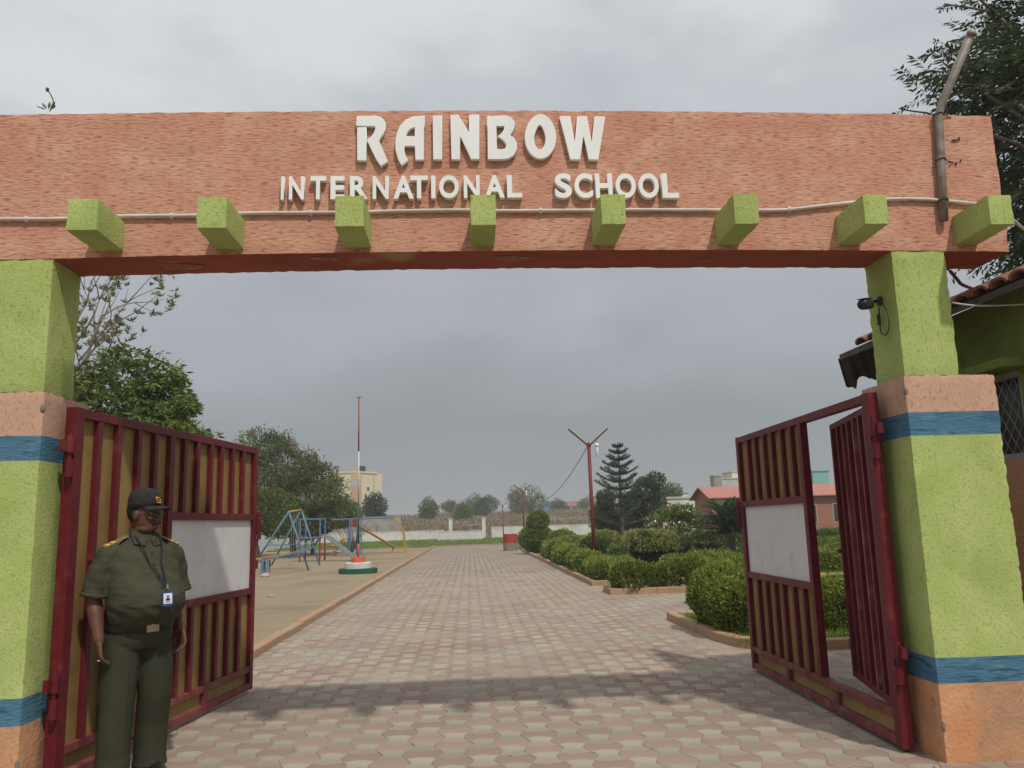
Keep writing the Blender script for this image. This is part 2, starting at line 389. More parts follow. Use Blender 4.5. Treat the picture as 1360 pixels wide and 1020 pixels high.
P_ = .2
def cell_outline(red, nseg, inset):
    """interlocking dumbbell paver: sides bulge out on one axis and waist in on the other"""
    h = P_/2; a = .035; pts = []
    for side in range(4):
        for k in range(nseg):
            t = k/nseg; u = -h + 2*h*t; bow = a*math.sin(PI*t)**1.3 if 0 < t < 1 else 0
            out = bow if (side % 2 == 1) == red else -bow
            p = ((u, -(h+out)), (h+out, u), (-u, h+out), (-(h+out), -u))[side]
            r = math.hypot(*p); pts.append((p[0]*(1-inset/r), p[1]*(1-inset/r)))
    return pts
def paved(x, y):
    if y < 9.0: return -3.3 < x < 4.9
    if y < 12.55: return -2.55 < x < 2.86
    if y < 16.7: return -2.55 < x < 9.5
    if 17.9 < y < 19.2: return -2.55 < x < 6.5
    return -2.55 < x < 2.76
path = MB()
path.add([(-3.5, 1.5, -.005), (5.1, 1.5, -.005), (5.1, 9.3, -.005), (-3.5, 9.3, -.005)], [(0, 1, 2, 3)])
path.add([(-2.7, 9.3, -.005), (9.7, 9.3, -.005), (9.7, 19.4, -.005), (-2.7, 19.4, -.005)], [(0, 1, 2, 3)])
path.add([(-2.7, 19.4, -.005), (2.9, 19.4, -.005), (2.9, 60.4, -.005), (-2.7, 60.4, -.005)], [(0, 1, 2, 3)])
path = path.build('path', M_['joint_sand'], kind='structure')
cells = []
for j in range(int((60.3-1.6)/P_)):
    for i in range(-17, 48):
        x = .06 + i*P_; y = 1.7 + j*P_
        if paved(x, y): cells.append((i, j, x, y))
near = sorted([c for c in cells if c[3] > 4.75 and -2.3 + (c[3]-5.2)*.05 < c[2] < 2.62], key=lambda c: c[3])[:298]
near_set = {(c[0], c[1]) for c in near}
pm_ = {}
for red in (False, True):
    b = MB(); o1 = cell_outline(red, 4, .0022); o2 = cell_outline(red, 4, .0065); n = len(o1)
    b.add([(x, y, 0) for x, y in o2] + [(x, y, -.004) for x, y in o1], [tuple(range(n))] + [(n+k, n+(k+1) % n, (k+1) % n, k) for k in range(n)])
    pm_[red] = b.mesh('paver', [M_['paver_red' if red else 'paver_cream']])
for (i, j, x, y) in near:
    o = link('paver', pm_[(i+j) % 2 == 0], path)
    o.location = (x, y, random.uniform(-.0018, .0012)); o.rotation_euler = (random.gauss(0, .004), random.gauss(0, .004), random.gauss(0, .008))
def pave_mass():
    V = []; F = []; MI = []; T = []
    outs = {(r, s): (cell_outline(r, s, .0022), cell_outline(r, s, .0065)) for r in (False, True) for s in (4, 3, 2)}
    for (i, j, x, y) in cells:
        if (i, j) in near_set: continue
        red = (i+j) % 2 == 0; s = 4 if y < 12 else (3 if y < 25 else 2); o1, o2 = outs[(red, s)]; n = len(o1)
        z = random.uniform(-.0015, .001); k = len(V); t = random.random()
        V += [(x+a, y+b, z) for a, b in o2]; F.append(tuple(range(k, k+n))); MI.append(int(red)); T.append(t)
        if y < 25:
            V += [(x+a, y+b, -.004) for a, b in o1]
            F += [(k+n+q, k+n+(q+1) % n, k+(q+1) % n, k+q) for q in range(n)]; MI += [int(red)]*n; T += [t]*n
    b = MB(); b.v, b.f, b.mi, b.t = V, F, MI, T
    b.build('distant_pavers', [M_['paver_cream'], M_['paver_red']], path, tint=True, kind='stuff')
pave_mass()

def kerb(name, pts, w, z0, z1, m, parent=None, closed=False, seglen=.9):
    """kerb stones laid end to end along a polyline (outer edge given, body to the left of travel)"""
    root = None; P = [Vector((*p, 0)) for p in pts]; segs = []
    for a, b in zip(P[:-1], P[1:]):
        L = (b-a).length; k = max(1, round(L/seglen))
        segs += [(a+(b-a)*i/k, a+(b-a)*(i+1)/k) for i in range(k)]
    mb = MB()
    for a, b in segs:
        d = (b-a).normalized(); nrm = Vector((-d.y, d.x, 0)); g = .004
        a2 = a + d*g; b2 = b - d*g; zj = z1 + random.uniform(-.006, .006); of = nrm*random.uniform(-.006, .006)
        c = .012
        sec = [(0, z0), (0, zj-c), (c, zj), (w-c, zj), (w, zj-c), (w, z0)]
        vs = [e + of + nrm*u + Vector((0, 0, z)) for e in (a2, b2) for u, z in sec]; n = 6
        mb.add(vs, [tuple(range(n)), tuple(range(2*n-1, n-1, -1))] + [(i, i+n, (i+1) % n+n, (i+1) % n) for i in range(n)])
    return mb, m
def kerb_structure(name, pts, w, z0, z1, m, **k):
    mb, m = kerb(name, pts, w, z0, z1, m, **k)
    # first stone as body of the kerb, the rest of the stones as its parts
    o = None; nv = 12
    for i in range(len(mb.v)//nv):
        b = MB(); b.v = mb.v[i*nv:(i+1)*nv]; b.f = [tuple(q-i*nv for q in f) for f in mb.f[i*8:(i+1)*8]]; b.mi = [0]*8; b.t = [0]*8
        if o is None: o = b.build(name, M_[m], kind='structure', fix=True)
        else: b.build('kerb_stone', M_[m], o, fix=True)
kerb_structure('path_kerb', [(-2.56, 5.9), (-2.56, 60.3)], .14, -.05, .10, 'kerb_orange', seglen=1.0)
kerb_structure('path_end_kerb', [(2.8, 60.35), (-2.56, 60.35)], .14, -.05, .08, 'kerb', seglen=1.2)
kerb_structure('bed_kerb', [(9.4, 19.35), (2.82, 19.35), (2.82, 46)][::-1], .13, -.05, .11, 'kerb_orange', seglen=1.0)
kerb_structure('bed_kerb', [(8.6, 16.85), (2.84, 16.85), (2.84, 17.8)][::-1], .13, -.05, .12, 'kerb_orange', seglen=.9)
kerb_structure('bed_kerb', [(5.4, 9.22), (3.62, 9.22), (3.28, 9.32), (3.08, 9.62), (2.97, 10.2), (2.94, 12.5), (9.4, 12.5)][::-1], .13, -.05, .11, 'kerb_orange', seglen=.7)
def sheet(name, poly, z, m):
    b = MB(); b.add([(x, y, z) for x, y in poly], [tuple(range(len(poly)))]); return b.build(name, M_[m], kind='structure')
sheet('garden_bed', [(2.93, 19.46), (20, 19.46), (20, 60), (2.93, 60)], .055, 'lawn')
sheet('garden_bed', [(2.95, 16.97), (12, 16.97), (12, 17.85), (2.95, 17.85)], .055, 'soil')
sheet('garden_bed', [(3.7, 9.33), (9.8, 9.33), (9.8, 12.4), (3.05, 12.4), (3.07, 10.2), (3.2, 9.6)], .055, 'lawn')
sheet('garden_lawn', [(9.8, 9.33), (30, 9.33), (30, 60), (20, 60), (20, 19.4), (9.8, 19.4)], .02, 'lawn')

# ------------------------------------------------------------------ gateway
cam_f = lambda X: .040*(1-((X-.12)/3.5)**2)
gw = thing('gateway', 'tall salmon plastered school gateway beam standing on green and orange pillars', 'gateway', (.12, 5.2, 0))
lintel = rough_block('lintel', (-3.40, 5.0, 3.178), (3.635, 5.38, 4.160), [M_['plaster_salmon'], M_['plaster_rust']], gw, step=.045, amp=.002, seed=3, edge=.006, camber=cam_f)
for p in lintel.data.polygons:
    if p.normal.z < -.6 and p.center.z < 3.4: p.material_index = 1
def pillar(x0, x1, ux0, ux1, zs, seed):
    zt = 2.355
    lo = rough_block('pillar', (x0, 5.0, -.03), (x1, 5.58, zt), [M_['plaster_orange'], M_['paint_blue'], M_['plaster_green'], M_['plaster_peach']], gw, step=.0302, amp=.003, seed=seed, edge=.008)
    for p in lo.data.polygons:
        z = p.center.z; p.material_index = 0 if z < zs[0] else 1 if z < zs[1] else 2 if z < zs[2] else 1 if z < zs[3] else 3
    rough_block('upper_pillar', (ux0, 5.004, zt-.005), (ux1, 5.375, 3.2), M_['plaster_green'], gw, step=.036, amp=.003, seed=seed+1, edge=.008)
    for (dx, z, rx, rz) in ((0, 2.25, .022, .040), (0, .21, .02, .045)):
        xx = x0 if x0 > 0 else x1
        MB().ball((xx + (.009 if x0 > 0 else -.009), 5.009, z), (rx*.62, rx*.62, rz*.8), 10).build('chipped_spot', M_['bare_concrete'], gw, smooth=True)
pillar(2.81, 3.42, 2.82, 3.19, (.452, .604, 1.96, 2.11), 11)
pillar(-3.17, -2.57, -2.95, -2.575, (.41, .565, 1.935, 2.085), 21)
for i, x in enumerate((-2.32+.087, -1.49, -.685, .115, .905, 1.725, 2.54, 3.34)):
    z = 3.225 + cam_f(x)*.6; wd = .088 if i < 3 else .077
    rough_block('bracket_beam', (x-wd, 4.62, z), (x+wd, 5.012, z+.195), M_['plaster_green'], gw, step=.03, amp=.002, seed=40+i, edge=.005)
# damp patches on the beam's underside
for x, y, r in ((-1.85, 5.2, .10), (-.9, 5.1, .07), (.3, 5.14, .09), (1.6, 5.2, .06)):
    MB().add([(x+r*1.3*math.cos(a)*(1+.25*math.sin(3*a+x*9)), y+r*.6*math.sin(a)*(1+.2*math.sin(2*a)), 3.178+cam_f(x)-.0035) for a in np.linspace(0, 2*PI, 20, endpoint=False)], [tuple(range(19, -1, -1))]).build('repair_patch', M_['patch'], gw)

# lettering
def curve_letter(splines, name, parent, depth, loc, m, bev=.004):
    cu = bpy.data.curves.new(name, 'CURVE'); cu.dimensions = '2D'; cu.fill_mode = 'BOTH'; cu.extrude = depth/2; cu.bevel_depth = bev; cu.bevel_resolution = 1; cu.offset = -bev
    for pts in splines:
        s = cu.splines.new('POLY'); s.points.add(len(pts)-1); s.use_cyclic_u = True
        for p, (x, y) in zip(s.points, pts): p.co = (x, y, 0, 1)
    return cu
def curve_to_part(cu, name, parent, m, Mx):
    tmp = bpy.data.objects.new('tmp', cu); C.objects.link(tmp)
    bpy.context.view_layer.update()
    me = bpy.data.meshes.new_from_object(tmp.evaluated_get(bpy.context.evaluated_depsgraph_get()))
    bpy.data.objects.remove(tmp); me.transform(Mx); me.materials.clear(); me.materials.append(m)
    return link(name, me, parent)
FACE = Matrix(((1, 0, 0, 0), (0, 0, -1, 4.98), (0, 1, 0, 0), (0, 0, 0, 1)))   # xy letter plane -> xz plane, facing -y
def k5(cx, cy):
    v = at(440+cx/3.579, 130+cy/3.579, 4.955); return (v.x, v.z)
def smooth_closed(pts, n=5):
    out = []; L = len(pts)
    for i in range(L):
        p0, p1, p2, p3 = [np.array(pts[(i+k-1) % L], float) for k in range(4)]
        for t in np.linspace(0, 1, n, endpoint=False):
            out.append(tuple(.5*((2*p1)+(p2-p0)*t+(2*p0-5*p1+4*p2-p3)*t*t+(3*p1-p0-3*p2+p3)*t**3)))
    return out
egg = lambda cx, cy, rx, ry, up=0: [(cx+rx*math.cos(a)*(1-up*max(0, -math.sin(a))), cy+ry*math.sin(a)) for a in np.linspace(0, 2*PI, 28, endpoint=False)]
LET = {
 'R': [[(120, 82), (205, 80), (230, 85), (248, 98), (258, 118), (258, 140), (250, 163), (234, 186), (226, 198), (270, 298), (235, 322), (212, 290), (190, 245), (168, 196), (188, 180), (202, 160), (208, 142), (206, 132), (115, 130)], [(122, 136), (166, 135), (167, 295), (121, 294)]],
 'A': [[(443, 80), (445, 128), (441, 134), (441, 291), (398, 292), (396, 226), (350, 226), (346, 240), (352, 268), (365, 293), (333, 320), (315, 285), (304, 245), (303, 205), (310, 165), (326, 128), (352, 100), (385, 85)], [(396, 136), (378, 142), (362, 158), (352, 178), (396, 178)]],
 'I': [[(482, 80), (526, 78), (528, 290), (483, 290)]],
 'N': [[(566, 78), (603, 76), (655, 160), (655, 76), (703, 75), (705, 288), (664, 288), (613, 180), (613, 290), (570, 290)]],
 'B': [[(742, 82), (830, 80), (854, 88), (870, 105), (874, 125), (866, 150), (850, 172), (868, 184), (882, 208), (884, 238), (870, 268), (846, 284), (820, 289), (743, 289), (742, 133), (738, 128)], [(786, 131), (787, 240), (810, 241), (828, 235), (832, 218), (820, 200), (790, 178), (808, 165), (820, 148), (822, 131)]],
 'O': [egg(995, 180, 76, 107, .1), egg(992, 184, 27, 58, .35)],
 'W': [[(1087, 83), (1136, 82), (1160, 212), (1171, 83), (1216, 83), (1240, 212), (1254, 84), (1303, 85), (1272, 291), (1224, 290), (1200, 178), (1185, 290), (1136, 290)]]}
sg = thing('name_sign', 'large cream white letters reading RAINBOW fixed high on the salmon beam', 'sign', (.1, 4.97, 4.0))
for ch in 'RAINBOW':
    cu = curve_letter([[k5(*p) for p in s] for s in LET[ch]], 'letter', sg, .026, None, None, .003)
    curve_to_part(cu, 'letter', sg, M_['letter_white'], FACE)
def word(text, spans, label, loc, y0s, y1s):
    s = thing('word_sign', label, 'sign', loc, 'lower line of raised letters on the beam')
    for ch, (a, b), y0, y1 in zip(text, spans, y0s, y1s):
        fc = bpy.data.curves.new('f', 'FONT'); fc.body = ch; fc.size = 1; fc.offset = .030
        tmp = bpy.data.objects.new('tmp', fc); C.objects.link(tmp); bpy.context.view_layer.update()
        fc.extrude = .1
        bpy.context.view_layer.update()
        me = bpy.data.meshes.new_from_object(tmp.evaluated_get(bpy.context.evaluated_depsgraph_get())); bpy.data.objects.remove(tmp)
        n = len(me.vertices); co = np.zeros(n*3, np.float32); me.vertices.foreach_get('co', co); co = co.reshape(-1, 3); mn, mxx = co.min(0), co.max(0)
        p0 = at(360+a/2.4286, y1, 4.965); p1 = at(360+b/2.4286, y0, 4.965)
        u = (co-mn)/(mxx-mn)
        out = np.stack([p0.x+(p1.x-p0.x)*u[:, 0], 4.995-.04*u[:, 2], p0.z+(p1.z-p0.z)*u[:, 1]], 1)
        me.vertices.foreach_set('co', out.astype(np.float32).ravel()); me.update(); me.materials.clear(); me.materials.append(M_['letter_white'])
        link('letter', me, s)
sp1 = [(32, 43), (58, 108), (127, 177), (192, 237), (255, 312), (328, 380), (395, 460), (450, 505), (517, 530), (543, 605), (622, 672), (690, 752), (762, 808)]
word('INTERNATIONAL', sp1, 'small white letters reading INTERNATIONAL, left word under the big name', (-.3, 4.97, 3.6), [235-.15*i for i in range(13)], [266-.25*i for i in range(13)])
sp2 = [(917, 967), (980, 1035), (1048, 1098), (1113, 1173), (1187, 1247), (1262, 1310)]
word('SCHOOL', sp2, 'small white letters reading SCHOOL, right word under the big name', (1.0, 4.97, 3.6), [231]*6, [263.5]*6)

# conduit, cables, pipe bracket, cctv on the gateway
def px_path(pts, Y): return [at(x, y, Y) for x, y in pts]
def smooth_path(P, n=6):
    P = [Vector(p) for p in P]; Q = [P[0]] + P + [P[-1]]; out = []
    for i in range(1, len(Q)-2):
        a, b, c, d = Q[i-1:i+3]
        for k in range(n):
            t = k/n; out.append(.5*((2*b)+(c-a)*t+(2*a-5*b+4*c-d)*t*t+(3*b-a-3*c+d)*t**3))
    return out + [P[-1]]
cd = thing('conduit', 'white plastic cable pipe clipped along the lower front of the beam', 'pipe', (0, 4.98, 3.45))
path_pts = [(-120, 293), (0, 291), (85, 290.5), (158, 287), (262, 286), (330, 283), (445, 282), (560, 279.5), (625, 279), (660, 280), (790, 279), (830, 278.5), (960, 279), (1030, 279), (1060, 277), (1115, 270.5), (1180, 264.5), (1235, 265), (1290, 270)]
MB().tube(smooth_path(px_path(path_pts, 4.982), 4), .0115, 8).build('tube', M_['pvc_white'], cd, smooth=True)
for x, y in ((228, 286.5), (413, 282.5), (718, 279.5), (1048, 278), (35, 291)):
    p = at(x, y, 4.982); MB().tube([p-Vector((.009, 0, 0)), p+Vector((.009, 0, 0))], .0165, 8).box(p+Vector((-.008, -.004, -.02)), p+Vector((.008, .018, .02))).build('clip', M_['pvc_white'], cd)
tag(MB().tube(smooth_path([at(1290, 270, 4.98), at(1322, 277, 5.15), at(1345, 292, 5.6), at(1362, 306, 6.4), at(1385, 322, 7.2)]), .0115, 8).build('supply_cable', M_['pvc_white'], smooth=True), 'pale cable swinging from the right end of the beam towards the guard hut', 'cable')
tag(MB().tube(smooth_path([at(1262, 360, 5.3), at(1272, 372, 5.35), at(1280, 379, 5.4), at(1310, 389, 5.7), at(1345, 400, 6.1)], 4), .012, 7).build('bent_pipe', M_['cable_brown'], smooth=True), 'thin brown bent pipe running from under the beam to the tiled eave', 'pipe')
tag(MB().tube(smooth_path([at(1264, 402, 5.2), at(1300, 406, 5.15), at(1362, 404, 5.1), at(1400, 400, 5.0)], 5), .006, 6).build('slack_wire', M_['pvc_white'], smooth=True), 'thin pale wire sagging between the right pillar and the green hut', 'cable')
pb = thing('bracket_pipe', 'rusty grey steel pipe strapped to the beam, its top bent outward over the wall', 'pipe', (3.1, 4.95, 3.45))
p0, p1, p2 = at(1254, 293, 4.965), at(1246, 148, 4.965), at(1291, 42, 4.75)
MB().tube([p0, p0.lerp(p1, .5), p1-Vector((0, 0, .03)), p1+Vector((.02, -.01, .04)), p2], .027, 12).build('pipe', M_['steel_dull'], pb, smooth=True)
MB().tube([p2.lerp(p1, .0), p2.lerp(p1, .05)], .030, 12).build('pipe_end', M_['steel_dull'], pb, smooth=True)
for t in (.18, .55, .97):
    q = p0.lerp(p1, t); w = MB(); w.tube([q+Vector((.031*math.cos(a), .031*math.sin(a), .004*math.sin(3*a))) for a in np.linspace(0, 2*PI, 14)], .004, 5)
    w.tube([q+Vector((.03, .01, 0)), q+Vector((.075, .03, .004)), q+Vector((.11, .033, -.004))], .003, 5); w.build('wire_tie', M_['cable_dark'], pb)
for x, y, w_, h_ in ((1268, 186, .055, .006), (1274, 184, .012, .014), (1270, 217, .016, .012), (1262, 219, .010, .006), (1276, 213, .008, .010)):
    MB().ball(at(x, y, 4.992), (w_/2, .006, h_), 8).build('bolt_hole', M_['cable_dark'], gw, smooth=True)
cc = thing('security_camera', 'small black bullet camera on the inner face of the right upper pillar', 'camera', (2.81, 5.15, 2.86))
c0 = Vector((2.815, 5.2, 2.905)); c1 = Vector((2.70, 5.12, 2.865)); c2 = Vector((2.60, 5.02, 2.835))
MB().lathe([(.034, 0), (.034, .012), (.02, .02)], 14).build('mount', M_['black_plastic'], cc)
mo = cc.children[0]; mo.data.transform(Matrix.Translation(c0) @ Matrix.Rotation(-PI/2, 4, 'Y'))
MB().tube([c0, c0+Vector((-.05, 0, 0)), c1+Vector((0, 0, .03))], .010, 8).build('arm', M_['black_plastic'], cc, smooth=True)
MB().tube([c1, c1.lerp(c2, .1), c2, c2+(c2-c1)*.12], [.028, .036, .036, .030], 16).build('housing', M_['black_plastic'], cc, smooth=True)
MB().bar(c1+Vector((0, 0, .038)), c2+(c2-c1)*.2+Vector((0, 0, .038)), .05, .005).build('sun_hood', M_['black_plastic'], cc)
MB().tube(smooth_path([c0+Vector((-.01, -.02, 0)), Vector((2.79, 5.08, 2.80)), Vector((2.79, 5.07, 2.70)), Vector((2.795, 5.13, 2.655)), Vector((2.80, 5.2, 2.69)), Vector((2.80, 5.2, 2.80)), Vector((2.80, 5.19, 2.86))]), .0045, 6).tube([Vector((2.795, 5.2, 2.74)), Vector((2.795, 5.2, 2.81))], .012, 7).build('cable', M_['cable_dark'], cc, smooth=True)

# ------------------------------------------------------------------ gate leaves
def gate_leaf(A, B, side, label, wicket=False):
    A = Vector((*A, 0)); B = Vector((*B, 0)); d = (B-A).normalized(); L = 2.90
    nrm = Vector((d.y, -d.x, 0))*side       # outside face of the leaf, towards the drive
    M = Matrix(((d.x, nrm.x, 0, A.x), (d.y, nrm.y, 0, A.y), (0, 0, 1, 0), (0, 0, 0, 1)))
    root = thing('gate_leaf', label, 'gate', (A.x, A.y, 0), 'two leaves of the red school gate')
    R_ = M_['gate_red']; D_ = M_['gate_red_dusty']
    def part(name, a, b, m, bev=.004, parent=root):
        return MB().box(a, b, M).build(name, m, parent, bevel=bev)
    part('hinge_stile', (0, -.035, .02), (.085, .04, 2.285), R_)
    part('end_stile', (L-.075, -.03, .03), (L, .038, 2.283), R_)
    part('top_rail', (.085, -.03, 2.222), (L-.075, .036, 2.281), R_)
    part('bottom_rail', (.085, -.03, .03), (L-.075, .036, .088), D_)
    part('lower_rail', (.085, -.03, .19), (L-.075, .034, .242), D_)
    ms = 1.20
    part('middle_stile', (ms, -.028, .242), (ms+.07, .035, 2.222), R_)
    part('panel_rail', (ms+.07, -.028, 1.582), (L-.075, .034, 1.64), R_)
    part('panel_rail', (ms+.07, -.028, .895), (L-.075, .034, .952), R_)
    for s in (.95, 1.92): part('short_post', (s, -.028, .088), (s+.06, .032, .19), D_)
    barspec = [] if wicket else [(s, .242, 2.222) for s in (.25, .485, .735, .965)]
    for s in (1.42, 1.645, 1.885, 2.095, 2.325, 2.55): barspec += [(s, 1.64, 2.222), (s, .242, .895)]
    for s, z0, z1 in barspec:
        s += random.uniform(-.006, .006)
        part('bar', (s, .0, z0), (s+.052, .034, z1), R_, .003)
        if z1-z0 > 1: MB().ball(M @ Vector((s-.006, .03, 1.33)), (.012, .012, .02), 7).build('bolt', R_, root)
    part('board', (ms+.07, -.004, .952), (L-.075, .008, 1.582), M_['board_white'], .001)
    part('sheet_panel', (ms+.07, -.012, 1.64), (L-.075, -.005, 2.222), M_['sheet_ochre'], 0)
    part('sheet_panel', (ms+.07, -.012, .242), (L-.075, -.005, .895), M_['sheet_ochre'], 0)
    for s0, s1 in ((.085, .95), (1.01, 1.92), (1.98, L-.075)): part('kick_panel', (s0, -.012, .088), (s1, -.005, .19), M_['sheet_ochre'], 0)
    if not wicket: part('sheet_panel', (.085, -.012, .242), (ms, -.005, 2.222), M_['sheet_ochre'], 0)
    for z in (1.97, .55):
        h = MB().tube([M @ Vector((-.035, .03, z-.13)), M @ Vector((-.035, .03, z-.02))], .024, 10).tube([M @ Vector((-.035, .03, z+.02)), M @ Vector((-.035, .03, z+.13))], .024, 10)
        h.tube([M @ Vector((-.035, .03, z-.15)), M @ Vector((-.035, .03, z+.15))], .012, 8).box((-.10, .0, z+.03), (-.03, .03, z+.10), M).box((-.04, .008, z-.11), (.01, .036, z-.03), M)
        h.build('hinge', R_, root, smooth=False)
    lt = MB().tube([M @ Vector((L-.0, .05, z)) for z in (1.38, 1.40, 1.62, 1.64)], .010, 7).tube([M @ Vector((L, .02, 1.40)), M @ Vector((L+.05, .05, 1.40)), M @ Vector((L+.05, .05, 1.66)), M @ Vector((L, .02, 1.66))], .009, 7)
    lt.build('latch', R_, root); part('bolt', (L+.0, .0, 1.12), (L+.10, .02, 1.20), R_, .002)
    if wicket:
        hx = M @ Vector((.10, -.01, 0)); fx = Vector((2.965, 6.40, 0)); e = (fx-hx).normalized(); nn = Vector((e.y, -e.x, 0))*side; Ld = 1.07
        MW = Matrix(((e.x, nn.x, 0, hx.x), (e.y, nn.y, 0, hx.y), (0, 0, 1, 0), (0, 0, 0, 1)))
        wd = MB().box((0, -.006, .30), (Ld, .0, 2.17), MW).build('wicket_door', M_['sheet_maroon'], root, label='wicket door standing ajar in the right leaf')
        def wp(name, a, b, m=R_): return MB().box(a, b, MW).build(name, m, wd, bevel=.003)
        wp('frame_stile', (0, 0, .255), (.045, .036, 2.20)); wp('frame_stile', (Ld-.045, 0, .255), (Ld, .036, 2.20))
        wp('frame_rail', (.045, .001, 2.155), (Ld-.045, .035, 2.199)); wp('frame_rail', (.045, .001, .256), (Ld-.045, .035, .30))
        for s in (.16, .33, .50, .67, .84): wp('bar', (s, .001, .30), (s+.042, .034, 2.155), M_['gate_red_dusty'] if s in (.33, .67) else R_)
        wp('bolt', (Ld-.02, .036, 1.18), (Ld+.07, .055, 1.21)); wp('bolt', (Ld-.02, .036, .78), (Ld+.03, .055, .84))
    return root
gate_leaf((-2.50, 5.20), (-2.10, 8.05), 1, 'left gate leaf of dark red bars over ochre sheet, beside the guard')
gate_leaf((2.715, 5.24), (2.765, 8.15), -1, 'right gate leaf of dark red bars with its wicket door ajar', True)

# ------------------------------------------------------------------ guard hut beyond the right pillar
hut = thing('guard_hut', 'green plastered guard hut with tiled roof behind the right pillar', 'hut', (5.0, 5.8, 0))
def hbox(name, a, b, m, bev=0., parent=hut, **k): return MB().box(a, b).build(name, M_[m], parent, bevel=bev, **k)
hy0, hy1, hx = 4.85, 6.7, 3.80
hbox('lower_wall', (hx, hy0, -.03), (6.8, hy1, 1.83), 'hut_pink')
wl = MB()
wl.box((hx, hy0, 1.83), (6.8, 5.30, 2.98)).box((hx, 5.95, 1.83), (6.8, hy1, 2.98)).box((hx, 5.30, 2.44), (6.8, 5.95, 2.98)).box((hx+.18, 5.30, 1.83), (6.8, 5.95, 2.44))
wl.build('upper_wall', M_['hut_green'], hut)
MB().prism([(hx+.002, 2.975), (6.79, 2.975), (6.79, 4.17), (hx+.002, 2.99)], hy0+.002, hy1-.002).build('gable_wall', M_['hut_green'], hut, fix=True)
wf = MB().box((hx+.03, 5.30, 1.83), (hx+.09, 5.36, 2.44)).box((hx+.03, 5.89, 1.83), (hx+.09, 5.95, 2.44)).box((hx+.03, 5.36, 1.83), (hx+.09, 5.89, 1.87)).box((hx+.03, 5.36, 2.40), (hx+.09, 5.89, 2.44)).build('window_frame', M_['frame_grey'], hut)
MB().box((hx+.14, 5.36, 1.87), (hx+.15, 5.89, 2.40)).build('pane', M_['window_dark'], wf)
wm = MB()
for k in range(-9, 10):
    for sg in (1, -1):
        y0 = 5.625 + k*.09; pts = []
        for t in np.linspace(0, 1, 9):
            yy = y0 + sg*(t-.5)*.36
            if 5.36 < yy < 5.89: pts.append((hx+.05+.004*math.sin(t*40), yy, 1.87+t*.53))
        if len(pts) > 1: wm.tube(pts, .003, 4)
wm.build('window_mesh', M_['wire_mesh'], wf, label='diamond wire mesh over the hut window', kind='stuff')
hbox('window_hood', (hx-.16, 5.22, 2.445), (hx, 6.05, 2.51), 'hut_green', .006)
# tiled roof: eave near x 3.5, rising to the right
ea, eb = Vector((3.55, 4.70, 2.93)), Vector((3.35, 6.98, 2.90)); rise = Vector((3.3, .2, 1.35))
ev = (eb-ea)
deck = MB()
deck.add([ea, eb, eb+rise, ea+rise] + [p-Vector((0, 0, .05)) for p in (ea, eb, eb+rise, ea+rise)], [(0, 1, 2, 3), (7, 6, 5, 4), (0, 4, 5, 1), (1, 5, 6, 2), (2, 6, 7, 3), (3, 7, 4, 0)])
deck.build('roof_deck', M_['tin_dark'], hut, fix=True)
tb = MB(); nseg = 8
for k in range(nseg+1):
    a = PI*k/nseg
    for sx in (0, 1): tb.v.append((sx*.42, -.085*math.cos(a), .045*math.sin(a)+.012+.01*(1-sx)))
tb.f = [(2*k, 2*k+2, 2*k+3, 2*k+1) for k in range(nseg)]; tb.mi = [0]*nseg; tb.t = [0]*nseg
kk = len(tb.v); tb.v += [(x, y*.8, z-.014) for x, y, z in tb.v[:kk]]; tb.f += [(kk+2*k+1, kk+2*k+3, kk+2*k+2, kk+2*k) for k in range(nseg)]; tb.f += [(kk+2*k, kk+2*k+2, 2*k+2, 2*k) for k in range(nseg)]
tb.mi = [0]*len(tb.f); tb.t = [0]*len(tb.f); tme = tb.mesh('roof_tile', [M_['roof_tile']])
rd = rise.normalized(); evn = ev.normalized(); up_ = rd.cross(evn).normalized()
if up_.z < 0: up_ = -up_
for j in range(9):
    for i in range(11):
        p = ea + evn*(.09+i*.18) + rd*(j*.39-.02) + up_*(.002+random.uniform(0, .006))
        o = link('roof_tile', tme, hut); o.matrix_parent_inverse = Matrix.Identity(4)
        p = p - ABS[hut.name]
        o.matrix_basis = Matrix(((rd.x, evn.x, up_.x, p.x), (rd.y, evn.y, up_.y, p.y), (rd.z, evn.z, up_.z, p.z), (0, 0, 0, 1))) @ Matrix.Rotation(random.gauss(0, .012), 4, 'Z')
hs = MB(); n = 26; e0 = eb+Vector((0, .03, -.03)); e1 = e0+Vector((.75, .05, .295))
for k in range(n+1):
    p = e0.lerp(e1, k/n); zz = .014*math.sin(k*1.6); lo = -.25 - .03*math.sin(k*.9) - (.05 if k % 7 == 3 else 0)
    hs.v += [(p.x+.05*0, p.y+zz, p.z), (p.x+.06, p.y+zz+.02, p.z+lo)]
hs.f = [(2*k, 2*k+2, 2*k+3, 2*k+1) for k in range(n)]; hs.v += [(x, y+.006, z) for x, y, z in hs.v]; kk = 2*(n+1)
hs.f += [(kk+2*k+1, kk+2*k+3, kk+2*k+2, kk+2*k) for k in range(n)]; hs.mi = [0]*len(hs.f); hs.t = [0.]*len(hs.f)
hs.build('tin_valance', M_['tin_dark'], hut, label='torn dark tin sheet hanging off the far roof corner')

